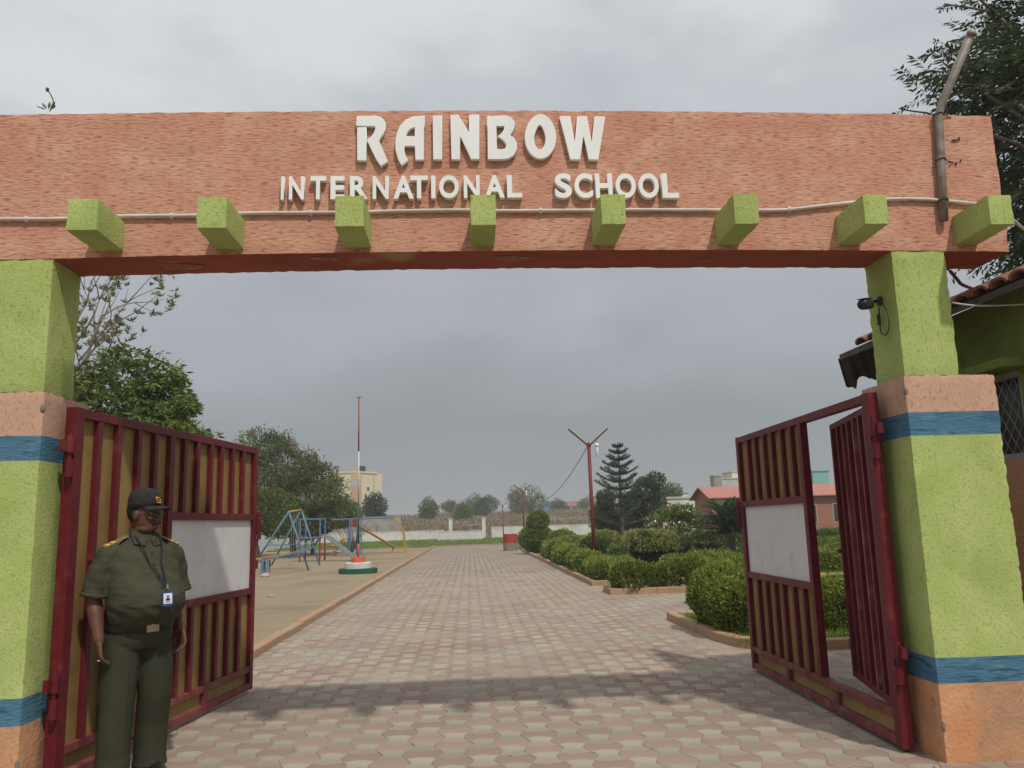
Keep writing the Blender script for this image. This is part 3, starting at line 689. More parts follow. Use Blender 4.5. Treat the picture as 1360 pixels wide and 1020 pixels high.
# ------------------------------------------------------------------ foliage builders
def crown_pts(blobs, n, shell=.55, seed=0, nz=.28, cut=None, ff=3.):
    """n points through a set of ellipsoids (c, r), denser near the uneven skin"""
    r = np.random.default_rng(seed); vol = np.array([b[1][0]*b[1][1]*b[1][2] for b in blobs])**.8; pr = vol/vol.sum()
    idx = r.choice(len(blobs), n, p=pr); c = np.array([blobs[i][0] for i in idx], float); rad = np.array([blobs[i][1] for i in idx], float)
    u = r.normal(size=(n, 3)); u /= np.linalg.norm(u, axis=1)[:, None]
    t = shell + (1-shell)*r.uniform(size=n)**.7
    X = c + u*rad*t[:, None]
    bump = 1 + nz*fbm(X, ff/np.mean(rad), seed+1)
    X = c + u*rad*(t*bump)[:, None]
    return X, u, t
def foliage(name, blobs, n, size, m, parent, asp=.5, seed=0, shell=.55, nz=.28, up=.25, clump=0., zmin=.05, gaps=0., label=None, box=None, ff=3.):
    X, u, t = crown_pts(blobs, n, shell, seed, nz, ff=ff)
    r = np.random.default_rng(seed+5)
    if gaps:
        g_ = fbm(X, 5.5/np.mean([b[1][0] for b in blobs]), seed+9); keep = g_ > -1+gaps*1.25; X, u, t = X[keep], u[keep], t[keep]
    X = X[X[:, 2] > zmin] if not box else X
    if len(u) != len(X): u = r.normal(size=X.shape)
    V, Q = leaf_quads(X, size, asp, up, dirs=u*.8)
    ti = np.clip(.45 + .3*fbm(X, 3.5/np.mean([b[1][0] for b in blobs]), seed+2) + r.normal(size=len(X))*.2, 0, 1)
    return bulk(name, V, Q, M_[m], ti, parent, 'stuff', label=label)
def hedge_pts(x0, x1, y0, y1, z0, z1, n, seed, nz=.06, rnd=.22):
    """points near the skin of a clipped, rounded, lumpy box"""
    r = np.random.default_rng(seed); dx, dy, dz = x1-x0, y1-y0, z1-z0
    A = np.array([dx*dy, dy*dz, dy*dz, dx*dz, dx*dz]); A[0] *= 1.2; k = r.choice(5, n, p=A/A.sum()); U = r.uniform(-1, 1, (n, 3)); N = np.zeros((n, 3))
    for q, (ax, s) in enumerate(((2, 1), (0, -1), (0, 1), (1, -1), (1, 1))):
        m = k == q; U[m, ax] = s
    c = np.array([(x0+x1)/2, (y0+y1)/2, (z0+z1)/2]); hf = np.array([dx, dy, dz])/2
    P = U*hf; rr = np.minimum(rnd, hf.min()*.9); lim = hf-rr
    q = np.clip(P, -lim, lim); q[:, 2] = np.clip(P[:, 2], -hf[2], lim[2]); dv = P-q; ln = np.linalg.norm(dv, axis=1)[:, None]+1e-9; N = dv/ln
    dep = r.uniform(size=n)**2.0*.16
    X = c + q + N*(rr - dep[:, None]); X += N*(fbm(X, 2.6, seed)*nz*1.4 + fbm(X, 8, seed+1)*nz*.9)[:, None]
    return X, N
def hedge(label, boxes, dens, size, m='leaf', seed=1, nz=.06, cat='hedge', group=None, rnd=.22, asp=.55, name='hedge', core=True):
    cx_ = np.mean([(b[0]+b[1])/2 for b in boxes]); cy_ = np.mean([(b[2]+b[3])/2 for b in boxes])
    root = thing(name, label, cat, (cx_, cy_, .05), group)
    XS = []; NS = []
    for q, (x0, x1, y0, y1, z0, z1) in enumerate(boxes):
        ar = (x1-x0)*(y1-y0) + 2*(z1-z0)*((x1-x0)+(y1-y0))
        X, N = hedge_pts(x0, x1, y0, y1, z0, z1, int(ar*dens), seed+q*3, nz, rnd); XS.append(X); NS.append(N)
    X = np.concatenate(XS); N = np.concatenate(NS)
    keep = fbm(X, 9, seed+20) + .8*fbm(X, 23, seed+21) > -.70; X = X[keep]; N = N[keep]
    V, Q = leaf_quads(X, size*rng.choice([.7, 1., 1.35], len(X)), asp, .35, dirs=N*.7)
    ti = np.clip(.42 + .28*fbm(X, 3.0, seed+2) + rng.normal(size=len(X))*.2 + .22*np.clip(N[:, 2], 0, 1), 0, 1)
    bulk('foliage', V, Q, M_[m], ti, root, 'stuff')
    top = X[(N[:, 2] > .5)]; top = top[rng.uniform(size=len(top)) < .012]; k = 7     # stray new shoots
    P = np.repeat(top, k, 0) + np.tile(np.linspace(0, 1, k), len(top))[:, None]*np.array([0, 0, size*2.2]) + np.repeat(rng.normal(size=(len(top), 3))*[.5, .5, .1], k, 0)*np.tile(np.linspace(0, 1, k), len(top))[:, None]*size
    V, Q = leaf_quads(P, size*.9, asp, .7); bulk('new_shoots', V, Q, M_['leaf_bright'], np.clip(rng.normal(.6, .25, len(P)), 0, 1), root, 'stuff')
    st = MB()
    for (x0, x1, y0, y1, z0, z1) in boxes:
        for _ in range(int(max(6, (x1-x0)*(y1-y0)*14))):
            x = random.uniform(x0+.12, x1-.12); y = random.uniform(y0+.1, y1-.1)
            st.tube([(x, y, .03), (x+random.uniform(-.06, .06), y+random.uniform(-.06, .06), z0+(z1-z0)*.5), (x+random.uniform(-.14, .14), y+random.uniform(-.1, .1), z1-.12)], [.010, .008, .004], 4)
    st.build('stems', M_['bark'], root, kind='stuff')
    return root
def limb_tree(root, base, h, r0, seed, spread=.5, levels=3, bark='bark', first=.35, name='trunk', kids=(4, 3), twig=.35):
    """tapered trunk and forking limbs; returns limb end points"""
    rd_ = random.Random(seed); mb = MB(); tips = []
    def grow(p, d, L, r, lev):
        pts = [p]; q = p; dd = d.copy(); rs = [r]
        for k in range(4):
            dd = (dd + Vector((rd_.gauss(0, .12), rd_.gauss(0, .12), rd_.gauss(.04, .06)))).normalized(); q = q + dd*L/4; pts.append(q); rs.append(r*(1-.13*(k+1)))
        mb.tube(pts, rs, 8 if lev == 0 else 6 if lev == 1 else 5)
        if lev >= levels: tips.append(q); return
        nk = kids[0] if lev == 0 else kids[1]
        for k in range(nk):
            a = 2*PI*(k+rd_.random()*.6)/nk; s = spread*(.8+.5*rd_.random())
            nd = (dd + (dd.orthogonal().normalized()*math.cos(a) + dd.cross(dd.orthogonal().normalized())*math.sin(a))*s*1.25).normalized()
            st_ = pts[rd_.choice((2, 3, 4)) if k else 4]
            grow(st_, nd, L*(.62+.2*rd_.random()), r*.56, lev+1)
    grow(Vector(base), Vector((0, 0, 1)), h*first, r0, 0)
    mb.build(name, M_[bark], root, smooth=True)
    return tips

# ------------------------------------------------------------------ garden hedges and shrubs (right of the drive)
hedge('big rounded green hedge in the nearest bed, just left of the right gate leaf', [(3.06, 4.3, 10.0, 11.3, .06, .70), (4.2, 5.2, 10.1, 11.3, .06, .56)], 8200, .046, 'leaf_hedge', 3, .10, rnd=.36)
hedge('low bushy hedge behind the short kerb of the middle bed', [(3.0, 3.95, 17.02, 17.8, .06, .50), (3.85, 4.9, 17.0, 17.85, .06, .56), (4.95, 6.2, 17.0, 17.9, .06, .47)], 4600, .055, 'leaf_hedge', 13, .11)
for i, (x0, x1, y0, y1, z1, m) in enumerate(((2.98, 3.95, 19.55, 22.0, .52, 'leaf_hedge'), (2.98, 3.7, 22.9, 25.6, .58, 'leaf_hedge'), (2.98, 3.6, 26.8, 29.9, .64, 'leaf_hedge'), (2.98, 3.8, 31.4, 35.0, .70, 'leaf_bright'))):
    hedge(['dark green hedge nearest the corner of the long kerb', 'second hedge along the long kerb, mid green', 'third hedge along the long kerb, brighter green', 'farthest yellow green hedge along the long kerb'][i],
          [(x0, x1, y0, y1, .06, z1)], 2600-300*i, .062+.008*i, m, 31+i*7, .09, group='hedges along the drive kerb', rnd=.3)
hedge('wide flat hedge on the lawn behind the middle bed', [(4.9, 7.0, 20.3, 21.3, .06, .50), (7.3, 9.6, 20.8, 22.0, .06, .50), (6.4, 8.0, 23.4, 24.2, .06, .45)], 2500, .065, 'leaf_hedge', 61, .12)
hedge('rolling yellow green hedge rising towards the palm', [(8.4, 12.2, 24.8, 26.0, .06, .70), (9.9, 12.5, 21.8, 23.0, .06, .55)], 1800, .075, 'leaf_bright', 71, .11, rnd=.4)
hedge('long low dark hedge strip in front of the red roofed buildings', [(8.5, 17.5, 33.0, 34.2, .06, .80)], 900, .10, 'leaf', 81, .08)
hedge('thin hedge row at the back of the lawn beneath the conifer', [(5.0, 9.0, 29.0, 29.8, .06, .55)], 1300, .085, 'leaf', 85, .08)
def round_shrub(label, x, y, r, z0, z1, m, dens, size, seed, flowers=0, cat='shrub', name='round_shrub', group=None, cap=None):
    root = thing(name, label, cat, (x, y, .05), group); zc = (z0+z1)/2; rz = (z1-z0)/2
    if z0 > .25:
        tr = MB()
        for k in range(5):
            a = 2*PI*k/5; tr.tube([(x+.05*math.cos(a), y+.05*math.sin(a), 0), (x+.10*math.cos(a), y+.1*math.sin(a), z0*.8), (x+r*.45*math.cos(a), y+r*.45*math.sin(a), zc)], [.03, .022, .01], 6)
        tr.build('stem', M_['bark'], root)
    n = int(4*PI*r*r*dens)
    foliage('foliage', [((x, y, zc), (r, r, rz)), ((x-.3*r, y, zc+.1*rz), (r*.75, r*.8, rz*.85)), ((x+.35*r, y-.1*r, zc), (r*.7, r*.8, rz*.9))], n, size, m, root, .55, seed, .72, .10, ff=5)
    if cap:
        foliage('pale_leaves', [((x, y-.03, zc+.06*rz), (r*1.02, r*1.02, rz*1.03))], int(n*.35), size, cap, root, .55, seed+3, .95, .10, zmin=zc-.1*rz, label='yellow cream new leaves over the top', ff=5)
    return root
round_shrub('round clipped shrub with cream tipped leaves on a short stem, mid lawn', 5.05, 22.3, .66, .28, 1.17, 'leaf_dark', 5200, .06, 5, cap='leaf_yellow')
round_shrub('tall double ball topiary shrub at the far end of the kerb', 3.3, 40.5, .85, .05, 1.35, 'leaf_bright', 1500, .10, 15, name='topiary_shrub', cat='topiary')
foliage('top_ball', [((3.35, 40.5, 1.55), (.55, .55, .5))], 3200, .10, 'leaf_bright', [o for o in C.objects if o.name == 'topiary_shrub'][0], .55, 17, .7, .1)
sy = [(4.1, 33.5, .62, .05, .95, 'leaf_yellow', 'pale yellow shrub just left of the red lamp post', 'round shrubs behind the kerb hedges'),
      (4.75, 31.0, .60, .05, .92, 'leaf', 'dark green ball shrub beside the pale yellow shrub', 'round shrubs behind the kerb hedges'),
      (5.7, 35.0, .75, .05, 1.1, 'leaf_yellow', 'yellow green ball shrub directly right of the red lamp post', 'round shrubs behind the kerb hedges'),
      (4.35, 38.5, .7, .05, 1.15, 'leaf_bright', 'bright green shrub behind the pale yellow shrub', 'round shrubs behind the kerb hedges'),
      (6.9, 32.0, .55, .05, .9, 'leaf', 'small green ball shrub in front of the conifer', 'round shrubs behind the kerb hedges'),
      (7.9, 37.0, .9, .05, 1.1, 'leaf_yellow', 'wide pale shrub near the foot of the conifer', 'round shrubs behind the kerb hedges')]
for i, (x, y, r, z0, z1, m, lb, g_) in enumerate(sy): round_shrub(lb, x, y, r, z0, z1, m, 1700, .085, 100+i*4, group=g_)
for (px, Y, w, h, lb) in ((817, 46, .34, 1.9, 'slim dark columnar cypress left of the conifer trunk'), (803, 52, .3, 1.6, 'smallest slim cypress against the white wall')):
    p = at(px, 700, Y); root = thing('cypress', lb, 'tree', (p.x, Y, 0))
    MB().tube([(p.x, Y, 0), (p.x, Y, h*.6)], [.05, .02], 6).build('trunk', M_['bark'], root)
    foliage('crown', [((p.x, Y, h*.55), (w, w, h*.48))], 1500, .11, 'leaf_dark', root, .4, int(px), .6, .12)
# scattered blades on the lawn edges
def grass(name, label, regs, n, h, m, z=.05):
    XS = [np.stack([rng.uniform(a, b, int(n*w)), rng.uniform(c, d, int(n*w)), np.full(int(n*w), z)], 1) for a, b, c, d, w in regs]
    P = np.concatenate(XS); P = P[fbm(P, 1.6, 77) > -.55]; V, Q = leaf_quads(P, h, .16, 1.6); ti = np.clip(rng.normal(.5, .25, len(P)), 0, 1)
    tag(bulk(name, V, Q, M_[m], ti), label, 'grass', kind='stuff')
grass('grass', 'short green lawn grass between the hedges', [(3.05, 8.5, 9.4, 12.3, .35), (8.5, 14, 9.4, 19, .25), (3.0, 14, 18.8, 34, .4)], 60000, .07, 'leaf_bright', .055)
grass('grass', 'thin dry grass in the field before the far white wall', [(-26, 20, 61, 90, 1.)], 45000, .16, 'leaf_bright', .0)

# ------------------------------------------------------------------ trees
def araucaria(px, Y, ztop, label):
    b = at(px, 700, Y); root = thing('norfolk_pine', label, 'tree', (b.x, Y, 0)); x0 = b.x
    MB().tube([(x0, Y, 0), (x0+.03, Y, ztop*.5), (x0, Y, ztop)], [.11, .07, .02], 8).build('trunk', M_['bark'], root)
    V = []; T = []; r = np.random.default_rng(4); br = MB(); z = 1.3; k = 0
    while z < ztop-.12:
        f = 1-(z/ztop); L = .10 + 2.35*f**.85; n = 5
        for j in range(n):
            if z < 3.0 and r.random() < .12: continue
            a = 2*PI*(j+.5*(k % 2)+r.normal()*.06)/n; dr = np.array([math.cos(a), math.sin(a), 0]); Lk = L*(.85+.3*r.random()); m = int(8+34*Lk)
            t = np.linspace(.05, 1, m); P = np.array([x0, Y, z]) + dr*(t*Lk)[:, None] + np.array([0, 0, 1])*((-.06*np.sin(t*PI*.8)+.42*t**1.5)*Lk)[:, None]
            br.tube([P[0], P[m//2], P[-1]], [.022, .016, .008], 5)
            for p, tt in zip(P, t):
                for _ in range(9):
                    w = .14*Lk**.5*(1-.55*tt)+.03; side = np.cross(dr, [0, 0, 1])*r.normal()*w
                    V.append(p + side + np.array([0, 0, r.normal()*.025])); T.append(dr*.6 + side*3 + [0, 0, .5])
        z += (.34 + .20*f); k += 1
    V = np.array(V); v, q = leaf_quads(V, .10, .30, .3, dirs=np.array(T)); bulk('crown', v, q, M_['pine_green'], np.clip(r.normal(.45, .25, len(V)), 0, 1), root, 'stuff')
    br.build('branch_whorls', M_['bark'], root, kind='stuff')
araucaria(826, 45, 5.85, 'tall Norfolk pine with tiers of upswept branches on the lawn')

def leafy(name, label, px, Y, zc, blobs, n, size, m, seed, base_z=0, h=None, r0=.12, group=None, bark='bark', gaps=.35, asp=.5, shell=.35, levels=2, spread=.55, nz=.3, fl=None):
    """tree at pixel column px and depth Y; blobs given as (px offset m, y offset m, z, rx, ry, rz)"""
    b = at(px, 700, Y); root = thing(name, label, 'tree', (b.x, Y, base_z), group)
    B = [((b.x+o[0], Y+o[1], o[2]), o[3:6]) for o in blobs]; top = max(o[2] for o in blobs)
    limb_tree(root, (b.x, Y, base_z-.1), h or top-base_z, r0, seed, spread, levels, bark, .45)
    foliage('crown', B, n, size, m, root, asp, seed, shell, nz, gaps=gaps, zmin=base_z+.1)
    if fl:
        X, u, t = crown_pts(B, fl[0], .80, seed+4); X = X[X[:, 2] > fl[3]]; V, Q = leaf_quads(X, fl[1], .8, .5); bulk('blossom', V, Q, M_[fl[2]], None, root, 'stuff')
    return root, b
leafy('broadleaf_tree', 'dark rounded tree right of the Norfolk pine', 860, 48, 2.6, [(0, 0, 3.2, .9, .9, .75), (.6, 0, 3.75, .55, .6, .45), (-.8, .2, 2.6, .8, .8, .7), (.2, 0, 2.3, 1.1, 1, .7)], 9000, .14, 'leaf_dark', 201, gaps=.3)
leafy('broadleaf_tree', 'soft green conifer like tree left of the pine trunk', 805, 47, 2.0, [(0, 0, 2.6, .55, .6, .7), (-.1, 0, 1.9, .85, .8, .6), (.1, 0, 1.3, .9, .9, .6)], 9000, .12, 'leaf_mid', 207, gaps=.2)
leafy('broadleaf_tree', 'dark low tree under the pine beside the red brick wall', 843, 50, 2, [(0, 0, 1.7, 1.0, .9, .9), (.9, 0, 1.4, .8, .8, .7)], 7000, .13, 'leaf_dark', 213, gaps=.25)
leafy('broadleaf_tree', 'small tree peeking over the white building roof', 888, 75, 3, [(0, 0, 3.5, 1.5, 1.2, 1.2)], 3000, .22, 'leaf_mid', 217, gaps=.25)

# frangipani: bare forked limbs, leaf rosettes and cream flowers
def frangipani():
    Y = 29; b = at(893, 735, Y); root = thing('frangipani_tree', 'open branched frangipani with cream flowers on the lawn', 'tree', (b.x, Y, 0))
    tips = limb_tree(root, (b.x, Y, 0), 2.0, .08, 31, .6, 4, 'bark_pale', .38, kids=(4, 3))
    tips += limb_tree(root, (b.x+.12, Y, 0), 1.9, .06, 35, .7, 3, 'bark_pale', .40, kids=(4, 3), name='limb')
    X = []; D = []; FL = []
    for t in tips:
        if random.random() < .12: continue
        k = random.randint(12, 20); u = rng.normal(size=(k, 3)); u[:, 2] = np.abs(u[:, 2])*.6+.1
        X.append(np.array(t)+u*.04); D.append(u)
        if random.random() < .4: FL += [np.array(t)+rng.normal(size=3)*.05+[0, 0, .08] for _ in range(9)]
    V, Q = leaf_quads(np.concatenate(X), .22, .32, .2, dirs=np.concatenate(D)); bulk('leaf_rosettes', V, Q, M_['leaf'], np.clip(rng.normal(.6, .25, len(Q)), 0, 1), root, 'stuff')
    V, Q = leaf_quads(np.array(FL), .08, .9, .4); bulk('flowers', V, Q, M_['petal_white'], None, root, 'stuff')
frangipani()

# cycad palm: one frond mesh, copied round the trunk
def palm():
    Y = 27.5; b = at(970, 715, Y); root = thing('palm', 'dark cycad palm with a dome of fine fronds left of the right gate', 'palm', (b.x, Y, 0))
    MB().lathe([(.17, 0), (.16, .4), (.14, .8), (.10, .95)], 12, (b.x, Y, 0)).build('trunk', M_['bark'], root)
    V = []; Q = []; T = []; L = 1.35; n = 34
    for k in range(n):
        t = (k+1)/n; x = L*t*(1-.12*t*t); z = .55*t-.72*t*t*t; w = .26*math.sin(PI*min(1, t*.93+.06))**.6
        for s in (-1, 1):
            i = len(V); V += [(x, 0, z), (x+.09+.016, s*w*.5, z+.03), (x+.17, s*w, z-.02), (x+.05, s*w*.5, z+.03)]; Q.append((i, i+1, i+2, i+3)); T.append(random.random())
    for k in range(8):
        t0, t1 = k/8, (k+1)/8; f = lambda t: (L*t*(1-.12*t*t), .55*t-.72*t**3)
        (xa, za), (xb, zb) = f(t0), f(t1); i = len(V); V += [(xa, -.012, za), (xa, .012, za), (xb, .01, zb), (xb, -.01, zb)]; Q.append((i, i+1, i+2, i+3)); T.append(.5)
    me = bpy.data.meshes.new('frond'); me.from_pydata(V, [], Q); me.update(); me.materials.append(M_['leaf_dark']); a = me.attributes.new('tint', 'FLOAT', 'FACE'); a.data.foreach_set('value', T)
    for k in range(64):
        o = link('frond', me, root); o.matrix_parent_inverse = Matrix.Identity(4); u = (k+.5)/64; el = math.radians(72-88*u+random.uniform(-7, 7)); az = k*2.39996
        o.matrix_basis = Matrix.Translation((0, 0, .95)) @ Matrix.Rotation(az, 4, 'Z') @ Matrix.Rotation(-el, 4, 'Y') @ Matrix.Scale(random.uniform(.85, 1.1), 4)
palm()

# big neem beyond the right pillar
def neem():
    Y = 9.6; root = thing('neem_tree', 'big dark neem tree rising above the right end of the beam', 'tree', (8.4, Y, 0))
    limb_tree(root, (8.4, Y, -.1), 8.2, .24, 77, .55, 3, 'bark', .42)
    limb_tree(root, (8.3, Y, 3.3), 4.6, .12, 79, .85, 3, 'bark', .5, name='limb')
    B = [((8.1, Y, 7.5), (1.7, 1.7, 1.5)), ((7.4, Y-.2, 6.6), (1.25, 1.3, .9)), ((7.5, Y, 5.6), (1.05, 1.2, .8)), ((8.6, Y+.3, 6.2), (1.9, 1.9, 1.6)), ((7.6, Y-.1, 4.75), (.75, .9, .5)), ((9.3, Y, 8.3), (1.9, 1.9, 1.4)), ((6.95, Y-.1, 7.1), (.75, .8, .5))]
    X, u, t = crown_pts(B, 2600, .35, 9, .3); X = X[(fbm(X, 2.6, 10) > -.5)]
    # each spray: a drooping twig with pinnate leaflets
    n = 22; V = []; D = []
    d = (X - np.array([8.4, Y, 6.2])); d /= np.linalg.norm(d, axis=1)[:, None]; d += rng.normal(size=d.shape)*.45; d /= np.linalg.norm(d, axis=1)[:, None]
    for k in range(n):
        s = (k+1)/n*.42; side = np.cross(d, [0, 0, 1.]); side /= np.linalg.norm(side, axis=1)[:, None]+1e-6
        P = X + d*s - np.array([0, 0, 1.])*(s*s*.9); sg = 1 if k % 2 else -1
        V.append(P); D.append(side*sg*1.3 + d*.7 - np.array([0, 0, .35]))
    V, D = np.concatenate(V), np.concatenate(D); v, q = leaf_quads(V, .115, .26, 0, dirs=D*1.6)
    ti = np.clip(.42+.25*fbm(V, 1.5, 6)+rng.normal(size=len(V))*.2, 0, 1); bulk('crown', v, q, M_['leaf_dark'], ti, root, 'stuff')
neem()

# left: leafy mango with a bare rosette tree behind it
def left_trees():
    Y = 14.5; root = thing('mango_tree', 'leafy green tree showing above the left gate leaf', 'tree', (-6.3, Y, 0))
    limb_tree(root, (-6.3, Y, -.1), 3.3, .16, 41, .55, 3, 'bark', .45)
    B = [((-6.0, Y, 4.35), (.72, .8, .42)), ((-5.45, Y, 3.95), (.62, .8, .42)), ((-6.4, Y, 3.7), (1.05, 1.1, .7)), ((-5.35, Y, 3.45), (.62, .8, .42)), ((-6.0, Y, 2.9), (1.35, 1.3, .8)), ((-7.1, Y, 3.3), (.9, 1, .6)), ((-4.95, Y, 3.15), (.50, .6, .30)), ((-5.0, Y, 3.7), (.34, .5, .22))]
    X, u, t = crown_pts(B, 3200, .35, 19, .35); X = X[fbm(X, 4.2, 12) > -.22]
    k = 9; P = np.repeat(X, k, 0); D = rng.normal(size=P.shape); D[:, 2] = D[:, 2]*.5-.15; v, q = leaf_quads(P + D*.02, .135, .30, 0, dirs=D, drop=.25)
    ti = np.clip(.45+.25*fbm(P, 2.0, 3)+rng.normal(size=len(P))*.22, 0, 1); bulk('crown', v, q, M_['leaf'], ti, root, 'stuff')
    Y = 17; root = thing('bare_tree', 'sparse pale branched tree with leaf rosettes by the left pillar', 'tree', (-7.75, Y, 0))
    tips = limb_tree(root, (-7.75, Y, -.1), 6.5, .13, 53, .42, 4, 'bark_pale', .46, kids=(4, 3))
    X = []; D = []
    for t in tips:
        for _ in range(5):
            c = np.array(t)+rng.normal(size=3)*.15; u = rng.normal(size=(9, 3)); u[:, 2] = np.abs(u[:, 2])+.2; X.append(np.tile(c, (9, 1))); D.append(u)
    v, q = leaf_quads(np.concatenate(X), .13, .28, .2, dirs=np.concatenate(D)); bulk('leaf_rosettes', v, q, M_['leaf_olive'], np.clip(rng.normal(.5, .25, len(q)), 0, 1), root, 'stuff')
left_trees()
leafy('gulmohar_tree', 'large wide flame tree with red blossoms behind the swings', 392, 47, 5, [(-1.6, 0, 6.2, 1.7, 1.6, 1.3), (-.2, 0, 5.2, 2.0, 1.9, 1.2), (1.0, 0, 4.5, 1.5, 1.6, 1.1), (1.9, 0, 3.5, 1.2, 1.3, 1.1), (-1.8, 0, 3.6, 2.0, 1.8, 1.8), (.2, -.5, 2.0, 2.0, 1.5, 1.1), (1.8, -.3, 2.3, 1.1, 1.1, .9), (.6, 0, 3.2, 2.0, 1.8, 1.2)], 34000, .17, 'leaf_mid', 301, r0=.2, levels=3, gaps=.55, shell=.25, asp=.4, fl=(500, .13, 'petal_red', 5.1))
leafy('broadleaf_tree', 'dense low green tree left of the flame tree, behind the gate latch', 345, 44, 3, [(0, 0, 2.6, 1.7, 1.5, 1.2), (1.2, 0, 1.9, 1.4, 1.3, .9), (-1.2, 0, 3.6, 1.3, 1.3, 1.2)], 22000, .15, 'leaf', 307, gaps=.25)
leafy('broadleaf_tree', 'low bush like tree filling the gap under the flame tree', 415, 50, 2, [(0, 0, 2.0, 1.6, 1.3, 1.0), (1.6, 0, 2.4, 1.2, 1.2, 1.0)], 13000, .16, 'leaf_mid', 311, gaps=.35)
leafy('broadleaf_tree', 'tree standing tight against the cream block of flats', 497, 105, 4, [(0, 0, 4.1, 1.5, 1.3, 1.7), (.3, 0, 2.6, 1.4, 1.3, 1.2)], 7000, .24, 'leaf_dark', 315, gaps=.25)
MB_ = MB()
tw = thing('dry_bush', 'dry twiggy bush beside the yellow spring horse', 'bush', (-6.6, 45, 0))
for k in range(46):
    a = random.uniform(0, 2*PI); s = random.uniform(.3, 1.1); MB_.tube([(-6.6, 46, 0), (-6.6+s*.5*math.cos(a), 46+s*.4*math.sin(a), .6+random.random()*.5), (-6.6+s*1.3*math.cos(a), 46+s*math.sin(a), 1.1+random.random()*.9)], [.025, .014, .006], 4)
MB_.build('twigs', M_['bark'], tw, kind='stuff')

# ------------------------------------------------------------------ flag pole, lamp posts, drum
fp = thing('flagpole', 'flagpole painted red, white and green on a round tiered base', 'flagpole', (-3.62, 27.0, 0))
X0, Y0 = -3.66, 27.2
for r, z0, z1, m in ((.62, 0, .20, 'flag_green'), (.43, .20, .38, 'pole_white'), (.225, .38, .56, 'flag_orange')):
    MB().lathe([(r, z0-.02), (r*1.005, z1-.015), (r-.015, z1)], 36, (X0, Y0, 0)).build('base_tier', M_[m], fp, label={'flag_green': 'dark green bottom tier', 'pole_white': 'white middle tier', 'flag_orange': 'orange top tier'}[m])
for z0, z1, r, m in ((.56, .98, .030, 'flag_orange'), (.98, 2.30, .030, 'flag_green'), (2.30, 4.0, .027, 'pole_white'), (4.0, 5.80, .024, 'flag_red')):
    MB().tube([(X0, Y0, z0), (X0, Y0, z1)], r, 12).build('pole_section', M_[m], fp, smooth=True)
MB().tube([(X0-.09, Y0, 5.83), (X0+.1, Y0, 5.83)], .012, 6).lathe([(.035, 5.80), (.035, 5.85)], 10, (X0, Y0, 0)).tube([(X0-.02, Y0-.03, .7), (X0-.02, Y0-.03, 5.8)], .005, 4).build('pulley_and_rope', M_['steel_dull'], fp)

def lamp_post(x, y, h, label, right=True):
    root = thing('lamp_post', label, 'lamp post', (x, y, 0), 'red forked lamp posts')
    MB().tube([(x, y, 0), (x-.03, y, h)], .055, 12).build('pole', M_['pole_red'], root, smooth=True)
    MB().lathe([(.09, 0), (.09, .02), (.07, .05)], 12, (x, y, .02)).build('base_plate', M_['pole_red'], root)
    for s in (-1, 1): MB().bar((x-.03, y, h-.06), (x-.03+s*.60, y, h+.47), .055, .045).build('arm', M_['pole_red'], root)
    MB().ball((x-.03, y, h-.03), (.075, .07, .09), 10).build('joint', M_['pole_red'], root, smooth=True)
    lx = x+.22; lz = h+.06
    MB().tube([(lx, y, lz+.16), (lx, y, lz-.05)], .008, 5).build('lamp_cord', M_['cable_dark'], root)
    MB().lathe([(.025, 0), (.06, -.03), (.065, -.09), (.035, -.11)], 12, (lx, y, lz-.03)).build('lamp_holder', M_['letter_white'], root, smooth=True)
    MB().lathe([(.038, 0), (.042, -.02), (.042, -.28), (.02, -.30)], 12, (lx, y, lz-.14)).build('lamp_tube', M_['letter_white'], root, smooth=True)
    return Vector((x-.03, y, h))
L1 = lamp_post(3.66, 24.3, 3.79, 'nearest and tallest red forked lamp post among the hedges')
L2 = lamp_post(3.62, 55, 3.62, 'middle red forked lamp post behind the ball topiary')
L3 = lamp_post(3.55, 88, 3.45, 'farthest and smallest red forked lamp post by the white wall')
cb = MB()
for a, b, s in ((L1, L2, 1.15), (L2, L3, .8)):
    cb.tube([a.lerp(b, t) - Vector((0, 0, s*4*t*(1-t))) for t in np.linspace(0, 1, 30)], .011, 5)
tag(cb.build('lamp_cable', M_['cable_dark'], smooth=True), 'dark cable drooping between the forked lamp posts', 'cable')
dr = thing('oil_drum', 'red topped drum with a cement coloured lower half at the kerb end', 'drum', (2.25, 46.5, 0))
MB().lathe([(.40, 0), (.40, .42), (.405, .43)], 24, (2.25, 46.5, 0)).build('drum_lower', M_['bare_concrete'], dr, smooth=False)
MB().lathe([(.40, .43), (.40, .50), (.412, .52), (.40, .54), (.40, .74), (.412, .76), (.40, .78), (.40, .90), (.41, .92), (.38, .925)], 24, (2.25, 46.5, 0)).build('drum_upper', M_['drum_red'], dr)

